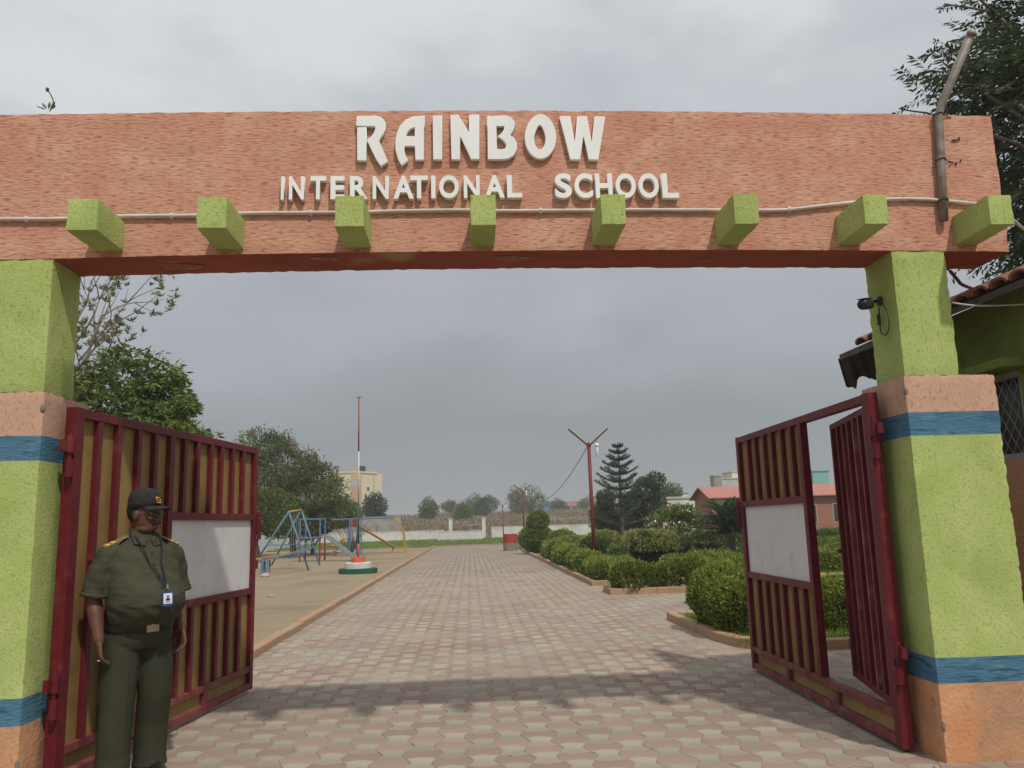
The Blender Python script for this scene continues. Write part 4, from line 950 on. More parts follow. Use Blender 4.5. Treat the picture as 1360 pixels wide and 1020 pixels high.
# ------------------------------------------------------------------ playground
def T(mb, *a, **k): return mb.tube(*a, **k)
sw = thing('swing_frame', 'blue steel A frame swing with crossed legs under the flame tree', 'swing', (-6.9, 31.5, 0))
A1, A2 = Vector((-6.75, 31, 2.15)), Vector((-7.0, 34.5, 2.30))
MB().tube([A1, A2], .035, 8).build('top_bar', M_['play_yellow'], sw, smooth=True)
for A, l, r in ((A1, (-8.25, 31.4, 0), (-5.9, 30.6, 0)), (A2, (-8.3, 34.9, 0), (-6.15, 34.2, 0))):
    for p in (l, r): MB().tube([A, Vector(p)], .035, 8).build('leg', M_['play_blue'], sw, smooth=True)
MB().tube([Vector((-7.55, 31.15, .95)), Vector((-6.25, 30.8, .95))], .02, 6).build('cross_bar', M_['play_blue'], sw)
for t in (.3, .7):
    p = A1.lerp(A2, t)
    MB().box(p+Vector((-.10, -.22, -1.78)), p+Vector((.10, .22, -1.75))).build('swing_seat', M_['play_blue'], sw)
    MB().tube([p+Vector((0, -.2, 0)), p+Vector((0, -.2, -1.76))], .012, 5).tube([p+Vector((0, .2, 0)), p+Vector((0, .2, -1.76))], .012, 5).build('swing_chain', M_['steel_dull'], sw)
def seesaw(x, y, dz, col, label):
    r = thing('seesaw', label, 'seesaw', (x, y, 0), 'seesaws in a row behind the gate'); a = Vector((x-1.5, y-.5, .50-dz)); b = Vector((x+1.35, y+.75, .50+dz)); pv = (a+b)/2
    MB().bar(a, b, .14, .035).build('plank', M_[col], r)
    for t in (.06, .94): q = a.lerp(b, t); MB().tube([q+Vector((0, -.14, .22)), q+Vector((0, .14, .22))], .014, 6).tube([q, q+Vector((0, 0, .22))], .012, 5).build('handle', M_['play_blue'], r)
    for s in (-1, 1): MB().tube([pv+Vector((0, .12*s, 0)), Vector((pv.x-.03, pv.y+.22*s, 0))], .03, 7).build('leg', M_['play_blue'], r)
seesaw(-6.75, 27.6, .34, 'play_blue', 'nearest blue seesaw, its right end high')
seesaw(-7.0, 28.7, .30, 'play_red', 'red seesaw second from the drive side')
seesaw(-7.1, 29.8, .34, 'play_blue', 'farther blue seesaw behind the red one')
seesaw(-7.6, 31.0, .20, 'play_yellow', 'yellow seesaw at the back of the row')
sl = thing('slide', 'blue framed tower with a grey green slide reaching down to the sand', 'slide', (-7.4, 39, 0))
for x, y in ((-7.75, 38), (-6.85, 38), (-7.75, 39.3), (-6.85, 39.3)):
    MB().tube([(x, y, 0), (x, y, 1.15)], .04, 8).build('post', M_['play_red'], sl); MB().tube([(x, y, 1.15), (x, y, 1.95)], .035, 8).build('upper_post', M_['play_blue'], sl)
MB().tube([(-7.75, 38, 1.95), (-6.85, 38, 1.95), (-6.85, 39.3, 1.95), (-7.75, 39.3, 1.95), (-7.75, 38, 1.95)], .03, 6).build('top_frame', M_['play_blue'], sl)
MB().box((-7.78, 37.97, 1.08), (-6.82, 39.33, 1.13)).build('platform', M_['play_blue'], sl)
sp = [Vector((-6.85, 38.4, 1.12)), Vector((-6.5, 38.3, 1.05)), Vector((-5.9, 38.1, .62)), Vector((-5.45, 37.9, .30)), Vector((-5.1, 37.8, .16)), Vector((-4.8, 37.7, .14))]
cv = MB(); P = smooth_path(sp, 3)
for a, b in zip(P[:-1], P[1:]): cv.bar(a, b, .46, .03)
cv.build('chute', M_['slide_grey'], sl, kind='stuff')
for s in (-.24, .24): MB().tube([p+Vector((0, s, .09)) for p in P], .03, 6).build('side_rail', M_['slide_grey'], sl, smooth=True)
for k in range(4): MB().tube([(-7.8-.16*(3-k), 38.2, .22+.26*k), (-7.8-.16*(3-k), 38.8, .22+.26*k)], .02, 6).build('rung', M_['play_blue'], sl)
mbx = thing('climbing_arch', 'long overhead ladder with blue bars and yellow bowed end legs', 'climbing frame', (-5.0, 45, 0))
for dy in (0, .75):
    MB().tube([(-7.35, 44+dy, 1.96), (-4.15, 45.4+dy, 2.0)], .035, 7).build('side_rail', M_['play_blue'], mbx)
    MB().tube(smooth_path([(-4.15, 45.4+dy, 2.0), (-3.75, 45.5+dy, 1.35), (-3.62, 45.6+dy, .6), (-3.6, 45.6+dy, 0)]), .032, 7).build('bowed_leg', M_['play_yellow'], mbx, smooth=True)
    for x in (-6.55, -5.85): MB().tube([(x, 44.3+dy, 0), (x+.12*(1 if x < -6 else -1), 44.4+dy, 1.96)], .035, 7).build('leg', M_['play_blue'], mbx)
for k in range(9): t = k/8; p = Vector((-7.3+3.1*t, 44.02+1.36*t, 1.98)); MB().tube([p, p+Vector((0, .75, 0))], .02, 5).build('rung', M_['play_blue'], mbx)
ys = thing('plank_slide', 'long yellow plank slide sloping down behind the flagpole', 'slide', (-5.2, 48, 0))
MB().bar((-6.35, 47, 1.62), (-4.35, 48.2, .30), .42, .05).build('chute', M_['play_yellow'], ys)
MB().bar((-4.35, 48.2, .30), (-3.9, 48.4, .22), .42, .05).build('chute_end', M_['play_yellow'], ys)
for y in (46.8, 47.3): MB().tube([(-6.4, y, 0), (-6.35, y, 1.7)], .04, 7).build('leg', M_['play_blue'], ys)
MB().tube([(-4.5, 48.1, 0), (-4.5, 48.1, .33)], .04, 7).build('leg', M_['play_yellow'], ys)
MB().lathe([(.22, -.03), (.22, .03)], 18).build('round_panel', M_['play_red'], ys).matrix_parent_inverse = Matrix.Translation(Vector((-6.45, 46.7, 1.75)) - ABS[ys.name]) @ Matrix.Rotation(PI/2, 4, 'X')
hs_ = thing('spring_rider', 'small yellow spring rider beside the dry bush', 'spring rider', (-7.2, 44.5, 0))
MB().tube([(-7.2+.10*math.cos(a), 44.5+.1*math.sin(a), .02+.028*a) for a in np.linspace(0, 14, 40)], .02, 5).build('spring', M_['play_red'], hs_, smooth=True)
MB().ball((-7.2, 44.5, .62), (.38, .12, .14), 12).tube([(-6.95, 44.5, .65), (-6.82, 44.5, .95), (-6.68, 44.5, .98)], [.1, .09, .06], 8).box((-7.45, 44.4, .68), (-7.1, 44.6, .78)).build('rider_body', M_['play_yellow'], hs_, smooth=True)
tag(MB().ball((-6.45, 26.4, .09), (.16, .12, .085), 9).build('loose_rock', M_['stone'], smooth=True), 'pale rounded rock on the sand near the seesaw legs', 'rock')
tag(MB().ball((-4.4, 18.6, .06), (.07, .05, .04), 7).build('loose_rock', M_['stone'], smooth=True), 'small pale stone alone on the bare sand', 'rock')

# ------------------------------------------------------------------ boundary walls
def long_wall(name, label, a, b, h, th, m, grp=None, post=None, coping=True):
    a = Vector((*a, 0)); b = Vector((*b, 0)); d = (b-a).normalized(); L = (b-a).length; n = Vector((-d.y, d.x, 0))
    M = Matrix(((d.x, n.x, 0, a.x), (d.y, n.y, 0, a.y), (0, 0, 1, 0), (0, 0, 0, 1)))
    r = thing(name, label, 'wall', tuple((a+b)/2), grp)
    MB().box((0, -th/2, -.3), (L, th/2, h), M).build('wall_body', M_[m], r)
    if coping: MB().box((-.02, -th/2-.03, h), (L+.02, th/2+.03, h+.07), M).build('coping', M_[m], r)
    if post:
        s = post/2
        while s < L:
            MB().box((s-.035, -.035, h+.07), (s+.035, .035, h+.75), M).build('fence_post', M_['bark_pale'], r); s += post
        for z in (h+.30, h+.65): MB().tube([M @ Vector((0, 0, z)), M @ Vector((L, 0, z))], .008, 4).build('fence_wire', M_['cable_dark'], r)
    return r
long_wall('boundary_wall', 'far white wall right of the gate posts with thin fence posts on top', (2.4, 92.5), (17, 92.5), 1.15, .25, 'white_wall', 'white compound walls', 3.0)
long_wall('boundary_wall', 'far white wall left of the gate posts, behind the grass', (-3.0, 93), (-16, 86), .95, .25, 'white_wall', 'white compound walls', 3.2)
long_wall('boundary_wall', 'stained white wall behind the playground trees', (-16, 86), (-14.5, 52), 1.7, .25, 'white_wall', 'white compound walls')
long_wall('boundary_wall', 'stained white wall at the very left behind the swings', (-14.5, 52), (-24, 46), 1.6, .25, 'white_wall', 'white compound walls')
long_wall('boundary_wall', 'tall grey rendered wall left of the flagpole below the flats', (-17, 97), (-8.2, 98), 2.7, .3, 'grey_wall')
long_wall('boundary_wall', 'short low white wall in front of the far gate opening', (-3.3, 84), (1.25, 84), .85, .25, 'white_wall', 'white compound walls')
for px, lb in ((598.5, 'left tall white gate post in the far wall'), (642.5, 'right tall white gate post in the far wall')):
    p = at(px, 700, 91); g = thing('gate_post', lb, 'post', (p.x, 91, 0)); MB().box((p.x-.19, 90.8, -.1), (p.x+.19, 91.2, 2.15)).build('shaft', M_['white_wall'], g); MB().box((p.x-.23, 90.76, 2.15), (p.x+.23, 91.24, 2.25)).build('cap', M_['white_wall'], g)
p = at(630, 700, 94); ks = thing('roadside_stall', 'small white roadside stall with a blue counter in the far gate opening', 'stall', (p.x, 94, 0))
MB().box((p.x-.2, 93.6, 0), (p.x+.55, 95, 1.4)).build('cabin', M_['white_wall'], ks); MB().box((p.x-.55, 93.2, 0), (p.x+.35, 93.5, .6)).build('counter', M_['blue_paint'], ks)
MB().box((p.x-.85, 93.1, 1.42), (p.x+.6, 95.1, 1.5)).build('awning', M_['frame_grey'], ks)
for x in (-.8, .55): MB().tube([(p.x+x, 93.2, 0), (p.x+x, 93.2, 1.42)], .03, 6).build('post', M_['bark'], ks)

# ------------------------------------------------------------------ buildings
def windows(parent, face, wins, depth=.12):
    """face: function (u,z,n)->world ; wins: (u0,u1,z0,z1)"""
    for u0, u1, z0, z1 in wins:
        b = MB(); P = [face(u, z, n) for n in (.02, -.05) for u, z in ((u0, z0), (u1, z0), (u1, z1), (u0, z1))]
        fr = .06
        I = [face(u, z, n) for n in (.02, -.05) for u, z in ((u0+fr, z0+fr), (u1-fr, z0+fr), (u1-fr, z1-fr), (u0+fr, z1-fr))]
        b.v = [tuple(v) for v in P+I]; b.f = [(i, (i+1) % 4, 8+(i+1) % 4, 8+i) for i in range(4)] + [(8+i, 8+(i+1) % 4, 12+(i+1) % 4, 12+i) for i in range(4)] + [(i, 4+i, 4+(i+1) % 4, (i+1) % 4) for i in range(4)]; b.mi = [0]*12; b.t = [0]*12
        w = b.build('window', M_['frame_grey'], parent, fix=True)
        q = MB(); q.v = [tuple(face(u, z, n)) for n in (.012,) for u, z in ((u0+fr, z0+fr), (u1-fr, z0+fr), (u1-fr, z1-fr), (u0+fr, z1-fr))]; q.f = [(0, 1, 2, 3)]; q.mi = [0]; q.t = [0]
        q.build('pane', M_['window_dark'], w)
def flats():
    Y = 150; c = at(480.5, 700, Y); l = at(453, 700, Y+3); r = at(507.5, 700, Y+4.5); zt = at(480, 627.5, Y).z; zr = at(508, 635, Y+4.5).z
    b = thing('apartment_block', 'cream block of flats with a peach and orange corner behind the trees', 'building', (c.x, Y, 0))
    xl = l.x-6
    v = [(c.x, Y), (r.x, Y+4.5), (r.x-3, Y+16), (xl, Y+12), (xl, Y+1.5)]
    m = MB(); n = len(v); m.add([(x, y, -1) for x, y in v] + [(x, y, zt) for x, y in v], [tuple(range(n))[::-1], tuple(range(n, 2*n))] + [(i, (i+1) % n, (i+1) % n+n, i+n) for i in range(n)])
    m.build('wall', M_['wall_cream'], b, fix=True)
    dL = Vector((xl-c.x, 1.5, 0)).normalized(); nL = Vector((dL.y, -dL.x, 0)); nL = nL if nL.y < 0 else -nL
    dR = Vector((r.x-c.x, 4.5, 0)).normalized(); nR = Vector((dR.y, -dR.x, 0)); nR = nR if nR.y < 0 else -nR
    fL = lambda u, z, k: Vector((c.x, Y, z)) + dL*u + nL*k; fR = lambda u, z, k: Vector((c.x, Y, z)) + dR*u + nR*k
    def slab(f, u0, u1, z0, z1, t, mm, name, lb=None):
        q = MB(); P = [f(u, z, k) for k in (.004, t) for u, z in ((u0, z0), (u1, z0), (u1, z1), (u0, z1))]; q.add(P, [(0, 1, 2, 3), (7, 6, 5, 4), (0, 4, 5, 1), (1, 5, 6, 2), (2, 6, 7, 3), (3, 7, 4, 0)]); q.build(name, M_[mm], b, fix=True, label=lb)
    slab(fL, .1, 1.9, 0, zt-2.3, .35, 'wall_pinkish', 'corner_panel', 'peach painted corner panel'); slab(fL, .1, 1.9, zt-1.3, zt-.15, .35, 'wall_yellow', 'corner_panel', 'orange painted panel at the top'); slab(fL, .1, 1.9, zt-2.29, zt-1.31, .33, 'wall_pale', 'corner_panel')
    slab(fL, -.1, 8, zt, zt+.25, .15, 'wall_cream', 'parapet'); slab(fR, -.1, 4.2, zt-.12, zt+.22, .15, 'wall_cream', 'parapet')
    windows(b, fR, [(.7, 1.3, 6.9, 7.6), (.7, 1.3, 4.6, 5.6), (1.9, 2.5, 4.7, 5.6), (1.3, 2.0, 8.2, 8.9), (.5, 1.4, 1.6, 2.9), (2.0, 2.7, 1.6, 2.6)])
    windows(b, fL, [(2.3, 2.9, 3.9, 4.9), (2.2, 3.1, .9, 2.8), (3.5, 4.2, 3.9, 5.0), (2.5, 3.2, 6.8, 7.8)])
    q = fL(.6, zt+.9, -2); MB().lathe([(.7, -.7), (.72, .2), (.5, .42), (.1, .5)], 16, tuple(q)).build('water_tank', M_['black_plastic'], b)
    q = fR(3.1, 0, .15); MB().tube([q, q+Vector((0, 0, zt+1.2))], .05, 6).build('drain_pipe', M_['wall_pale'], b)
flats()
def gable_block(px0, pxc, Y, label):
    c = at(945, 661, 50); b = thing('school_block', label, 'building', (c.x+3, 52, 0)); x0 = c.x; x1 = x0+11; y0, y1 = 50, 53.8; ze = c.z+.02; zr = ze+.62; ym = (y0+y1)/2
    m = MB(); P = [(y0, -.1), (y1, -.1), (y1, ze), (ym, zr), (y0, ze)]
    m.add([(x0, y, z) for y, z in P] + [(x1, y, z) for y, z in P], [(0, 1, 2, 3, 4), (9, 8, 7, 6, 5)] + [(i, 5+i, 5+(i+1) % 5, (i+1) % 5) for i in range(5)]); m.build('wall', M_['wall_brickred'], b, fix=True)
    for s, (ya, yb) in enumerate(((y0-.35, ym), (y1+.35, ym))):
        q = MB(); za = ze-.35*(zr-ze)/(ym-y0)+.03; q.add([(x0-.3, ya, za), (x1+.3, ya, za), (x1+.3, yb, zr+.03), (x0-.3, yb, zr+.03), (x0-.3, ya, za+.06), (x1+.3, ya, za+.06), (x1+.3, yb, zr+.1), (x0-.3, yb, zr+.1)], [(0, 1, 2, 3), (7, 6, 5, 4), (0, 4, 5, 1), (1, 5, 6, 2), (2, 6, 7, 3), (3, 7, 4, 0)]); q.build('roof', M_['roof_pink'], b, fix=True)
    fF = lambda u, z, k: Vector((x0+u, y0-k, z)); windows(b, fF, [(1.0+2.2*k, 2.2+2.2*k, 1.0, 2.2) for k in range(4)])
gable_block(0, 0, 0, 'brick red building with a pink gabled roof behind the palm')
def low_block(px0, px1, pyt, Y, label, mw, mr, wins, dep=5, slope=.5, name='school_block', base=-.1, roof=True):
    a = at(px0, pyt, Y); c = at(px1, pyt, Y); z = (a.z+c.z)/2; b = thing(name, label, 'building', ((a.x+c.x)/2, Y, 0))
    MB().box((a.x, Y, base), (c.x, Y+dep, z)).build('wall', M_[mw], b)
    if roof:
        q = MB(); q.add([(a.x-.3, Y-.6, z-.12), (c.x+.3, Y-.6, z-.12), (c.x+.3, Y+dep, z+slope), (a.x-.3, Y+dep, z+slope), (a.x-.3, Y-.6, z-.04), (c.x+.3, Y-.6, z-.04), (c.x+.3, Y+dep, z+slope+.08), (a.x-.3, Y+dep, z+slope+.08)], [(0, 1, 2, 3), (7, 6, 5, 4), (0, 4, 5, 1), (1, 5, 6, 2), (2, 6, 7, 3), (3, 7, 4, 0)]); q.build('roof', M_[mr], b, fix=True)
    else: MB().box((a.x-.1, Y-.1, z), (c.x+.1, Y+dep+.1, z+.15)).build('roof', M_[mr], b)
    f = lambda u, zz, k: Vector((a.x+u*(c.x-a.x), Y-k, zz)); W_ = c.x-a.x
    g = lambda u, zz, k: Vector((a.x+u, Y-k, zz)); windows(b, g, [(u0*W_, u1*W_, z0, z1) for u0, u1, z0, z1 in wins])
    return b
low_block(822, 876, 675, 58, 'low red wall building with pink roof behind the pine', 'wall_brickred', 'roof_pink', [(.2, .36, .1, 1.6), (.55, .68, .7, 1.6)])
low_block(868, 884, 668, 62, 'narrow cream building between the pine and the frangipani', 'wall_cream', 'roof_pink', [(.3, .7, .8, 1.7)])
low_block(886, 922, 662, 66, 'white building with flat roof behind the frangipani', 'white_wall', 'wall_pale', [(.1, .25, .9, 1.9), (.45, .6, .9, 1.9)], roof=False)
low_block(896, 914, 655, 85, 'pale upper storey above the frangipani', 'white_wall', 'wall_pale', [(.2, .45, 3.6, 4.2)], roof=False)
uf = low_block(956, 996, 636, 125, 'unfinished pale concrete building beyond the red roofs', 'wall_pale', 'wall_pale', [(.12, .25, 4.0, 5.6), (.42, .55, 4.2, 5.8), (.7, .85, 4.2, 5.8)], roof=False)
low_block(948, 958, 632, 122, 'narrow grey concrete tower left of the unfinished building', 'grey_wall', 'wall_pale', [(.35, .7, 3.6, 5.0)], roof=False, dep=2)
low_block(972, 990, 627, 128, 'upper frame of the unfinished building with dark openings', 'wall_cream', 'wall_pale', [(.25, .5, 5.5, 7.0), (.75, .95, 6.6, 8.0)], roof=False)
low_block(1079, 1100, 626, 95, 'aqua topped building seen through the wicket opening', 'paint_aqua', 'paint_aqua', [(.3, .6, 3.5, 5)], roof=False)
low_block(1074, 1112, 650, 70, 'pink roofed building seen through the wicket opening', 'wall_cream', 'roof_pink', [(.15, .35, .9, 2.2), (.6, .8, .9, 2.2)])
for px0, px1, pyt, Y, lb, mw, mr, ws in (
    (607, 619, 672.5, 210, 'small white building among trees on the far rise', 'white_wall', 'wall_pale', [(.3, .6, 5, 6)]),
    (683, 697, 672, 170, 'beige unfinished structure beneath the big far tree', 'wall_pinkish', 'wall_cream', [(.1, .3, 3.2, 4.6), (.5, .75, 3.2, 4.6)]),
    (722.5, 729, 665, 240, 'slim blue and white tower building on the far rise', 'blue_paint', 'white_wall', [(.5, .9, 6, 8)]),
    (731, 748, 666, 230, 'dark boxy building on the far rise', 'grey_wall', 'grey_wall', [(.2, .4, 5.6, 7)]),
    (750, 769, 672, 220, 'far white house with a red hipped roof', 'white_wall', 'roof_tile', [(.2, .35, 4.6, 5.6), (.6, .75, 4.6, 5.6)])):
    low_block(px0, px1, pyt, Y, lb, mw, mr, ws, roof=(mr == 'roof_tile'), slope=1.4, dep=6, name='far_building')
# far trees on the rise
far = [(570, 150, 5.1, 1.5, 1.6, 'small round green tree beyond the far left wall', 'leaf'), (616, 140, 4.3, 1.3, 1.2, 'light green tree in front of the small white building', 'leaf_bright'), (632, 175, 6.3, 2.0, 1.7, 'olive tree left of the pair on the far rise', 'leaf_mid'),
       (648, 175, 6.3, 2.0, 1.8, 'darker tree right of the pair on the far rise', 'leaf_dark'), (686, 165, 6.9, 1.7, 2.0, 'thin pale tree around the beige structure', 'leaf_olive'), (708, 160, 6.5, 2.6, 2.6, 'big green tree right of the beige structure', 'leaf'),
       (742, 205, 5.9, 1.8, 1.4, 'dark tree in front of the boxy far building', 'leaf_dark'), (780, 200, 6.2, 2.4, 1.5, 'hazy tree mass right of the red roofed house', 'leaf_olive'), (598, 190, 6.2, 1.8, 1.0, 'thin tree left of the small white building', 'leaf_olive')]
for i, (px, Y, zc, rx, rz, lb, m) in enumerate(far):
    b = at(px, 690, Y); zb = 1.6; r = thing('far_tree', lb, 'tree', (b.x, Y, zb), 'trees on the far rise')
    MB().tube([(b.x, Y, zb-1), (b.x, Y, zc)], [.22, .1], 6).build('trunk', M_['bark'], r)
    foliage('crown', [((b.x, Y, zc), (rx, rx, rz)), ((b.x-rx*.55, Y, zc-.35*rz), (rx*.7, rx*.7, rz*.8)), ((b.x+rx*.5, Y+.3, zc-.3*rz), (rx*.75, rx*.7, rz*.8)), ((b.x+rx*random.uniform(-.7, .7), Y, zc-rz*.9), (rx*1.15, rx, rz*.8)), ((b.x+rx*random.uniform(-1.3, 1.3), Y, zc-rz*1.1), (rx*.9, rx, rz*.7))], 3600, .30, m, r, .6, 400+i*3, .3, .45, gaps=.4)
# scrub on the rise and a far treeline
def scrub():
    n = 80000; Y = rng.uniform(100, 200, n); X = rng.uniform(-.32, .38, n)*Y*1.05 + rng.normal(size=n)
    Z = terrain_z(X, Y); keep = fbm(np.stack([X, Y, 0*X], 1), .16, 55) > -.35; X, Y, Z = X[keep], Y[keep], Z[keep]
    hgt = .55+.65*np.clip(fbm(np.stack([X, Y, 0*X], 1), .45, 56)+.3, 0, 1.2); k = 3
    P = np.repeat(np.stack([X, Y, Z], 1), k, 0); P += rng.normal(size=P.shape)*[.25, .25, 0]; P[:, 2] += rng.uniform(0, 1, len(P))*np.repeat(hgt, k)
    v, q = leaf_quads(P, .30, .4, .6); tag(bulk('scrub', v, q, M_['scrub_brown'], np.clip(rng.normal(.45, .28, len(P)), 0, 1)), 'reddish brown dry scrub covering the rise beyond the wall', 'scrub', kind='stuff')
    n = 15000; Xt = rng.uniform(-260, 320, n); Yt = rng.uniform(330, 380, n); e = 2.0+3.2*np.clip(.5+.6*fbm(np.stack([Xt, 0*Xt, 0*Xt], 1), .09, 8), 0, 1.3)
    P = np.stack([Xt, Yt, rng.uniform(0, 1, n)**.8*e + .3], 1); v, q = leaf_quads(P, 1.5, .6, .3); tag(bulk('far_wood', v, q, M_['leaf_olive'], np.clip(rng.normal(.4, .2, n), 0, 1)), 'low hazy line of far trees along the horizon', 'trees', kind='stuff')
scrub()
# weed on top of the beam
wd_ = thing('weed', 'small weed sprouting on top of the beam at the far left', 'plant', (-2.8, 5.1, 4.2))
w0 = at(66, 148, 5.06); wt = at(63, 119, 5.06)
MB().tube(smooth_path([w0, w0.lerp(wt, .5)+Vector((.03, 0, 0)), wt], 4), .004, 5).build('stem', M_['bark'], wd_)
MB().ball(wt, (.012, .012, .016), 7).build('bud', M_['bark'], wd_)
for k, (dx, dz) in enumerate(((-.075, .0), (-.05, .03), (-.095, .015), (.03, .02), (.02, .055), (-.02, .06))):
    p = w0 + Vector((dx*.35, 0, .012)); q = w0 + Vector((dx, -.02+.01*k, .03+dz)); s = Vector((0, .022, .012))
    MB().add([p, (p+q)/2+s, q, (p+q)/2-s], [(0, 1, 2, 3)]).build('leaf', M_['play_blue'] if False else M_['weed_green'] if 'weed_green' in M_ else mat('weed_green', (.09, .20, .06), None), wd_)

# ------------------------------------------------------------------ the guard
def remeshed(mb, name, vox, smooth_it, parent, m, disp=None, label=None, fac=.5):
    me = mb.mesh('tmp'); o = bpy.data.objects.new('tmp', me); C.objects.link(o)
    r = o.modifiers.new('r', 'REMESH'); r.mode = 'VOXEL'; r.voxel_size = vox
    s = o.modifiers.new('s', 'SMOOTH'); s.iterations = smooth_it; s.factor = fac
    bpy.context.view_layer.update()
    me2 = bpy.data.meshes.new_from_object(o.evaluated_get(bpy.context.evaluated_depsgraph_get())); bpy.data.objects.remove(o)
    n = len(me2.vertices); co = np.zeros(n*3, np.float32); me2.vertices.foreach_get('co', co); co = co.reshape(-1, 3)
    if disp is not None:
        no = np.zeros(n*3, np.float32); me2.vertices.foreach_get('normal', no); no = no.reshape(-1, 3); co = co + no*disp(co)[:, None]
    me2.vertices.foreach_set('co', co.astype(np.float32).ravel()); me2.update(); me2.name = name
    me2.polygons.foreach_set('use_smooth', [True]*len(me2.polygons))
    me2.materials.clear(); me2.materials.append(m); me2.transform(GM)
    return link(name, me2, parent, None, label)
TH = math.radians(46)
GL = Vector((-2.125, 5.47, 0))
GM = Matrix.Translation(GL) @ Matrix.Rotation(TH, 4, 'Z') @ Matrix.Diagonal((1.09, -1.09, 1, 1))   # local: x = his left, y = forward, z up
def loft(mb, rings, n=20):
    """rings of (x, y, z, rx, ry) stacked vertically"""
    vs = []
    for x, y, z, rx, ry in rings:
        for k in range(n):
            a = 2*PI*k/n; vs.append((x+rx*math.cos(a), y+ry*math.sin(a), z))
    m = len(rings); fs = [(i*n+k, i*n+(k+1) % n, (i+1)*n+(k+1) % n, (i+1)*n+k) for i in range(m-1) for k in range(n)]
    fs += [tuple(range(n-1, -1, -1)), tuple((m-1)*n+k for k in range(n))]
    return mb.add(vs, fs)
def chain(mb, pts, rs, n=10):
    mb.tube(smooth_path(pts, 3), list(np.interp(np.linspace(0, len(pts)-1, (len(pts)-1)*3+1), range(len(pts)), rs)), n)
    mb.ball(pts[0], rs[0], 8); mb.ball(pts[-1], rs[-1], 8); return mb
person = thing('person', 'moustached man in olive uniform and dark cap standing beside the left gate leaf', 'person', tuple(GL))
HY = math.radians(26)      # head turned further to his left
HM = Matrix.Translation((0, .012, 1.488)) @ Matrix.Rotation(-HY, 4, 'Z') @ Matrix.Diagonal((.99, .99, 1.06, 1)) @ Matrix.Translation((0, 0, -1.522))
def H(*p): return HM @ Vector(p)
HR = HM.to_3x3()
def arm(b, s, pts, hand):
    """s=-1 his right, s=+1 his left"""
    chain(b, pts, [.056, .052, .046, .043, .036, .028], 12)
def hand(b, W, D, pal, s, curl):
    """W wrist, D finger direction, pal palm normal, s = thumb side"""
    D = D.normalized(); pal = (pal - D*pal.dot(D)).normalized(); side = D.cross(pal)*s
    Mx = Matrix((side, pal, D)).transposed()
    b.ball(W + D*.045, (.040, .017, .052), 10, Mx); b.ball(W+D*.01, (.027, .02, .035), 8, Mx)
    for k, (off, L) in enumerate(((.034, .070), (.0115, .078), (-.0115, .073), (-.033, .058))):
        p0 = W + D*.075 + side*off; a1 = curl*.5; a2 = curl*1.1; a3 = curl*1.6
        p1 = p0 + (D*math.cos(a1)+pal*math.sin(a1))*L*.45; p2 = p1 + (D*math.cos(a2)+pal*math.sin(a2))*L*.32; p3 = p2 + (D*math.cos(a3)+pal*math.sin(a3))*L*.25
        chain(b, [W + D*.04 + side*off*.8, p0, p1, p2, p3], [.012, .0108, .0090, .0084, .0072], 8)
    t0 = W + D*.02 + side*.028; t1 = W + D*.05 + side*.048 + pal*.012; t2 = W + D*.078 + side*.05 + pal*.024
    chain(b, [t0, t1, t2], [.015, .0125, .009], 8)
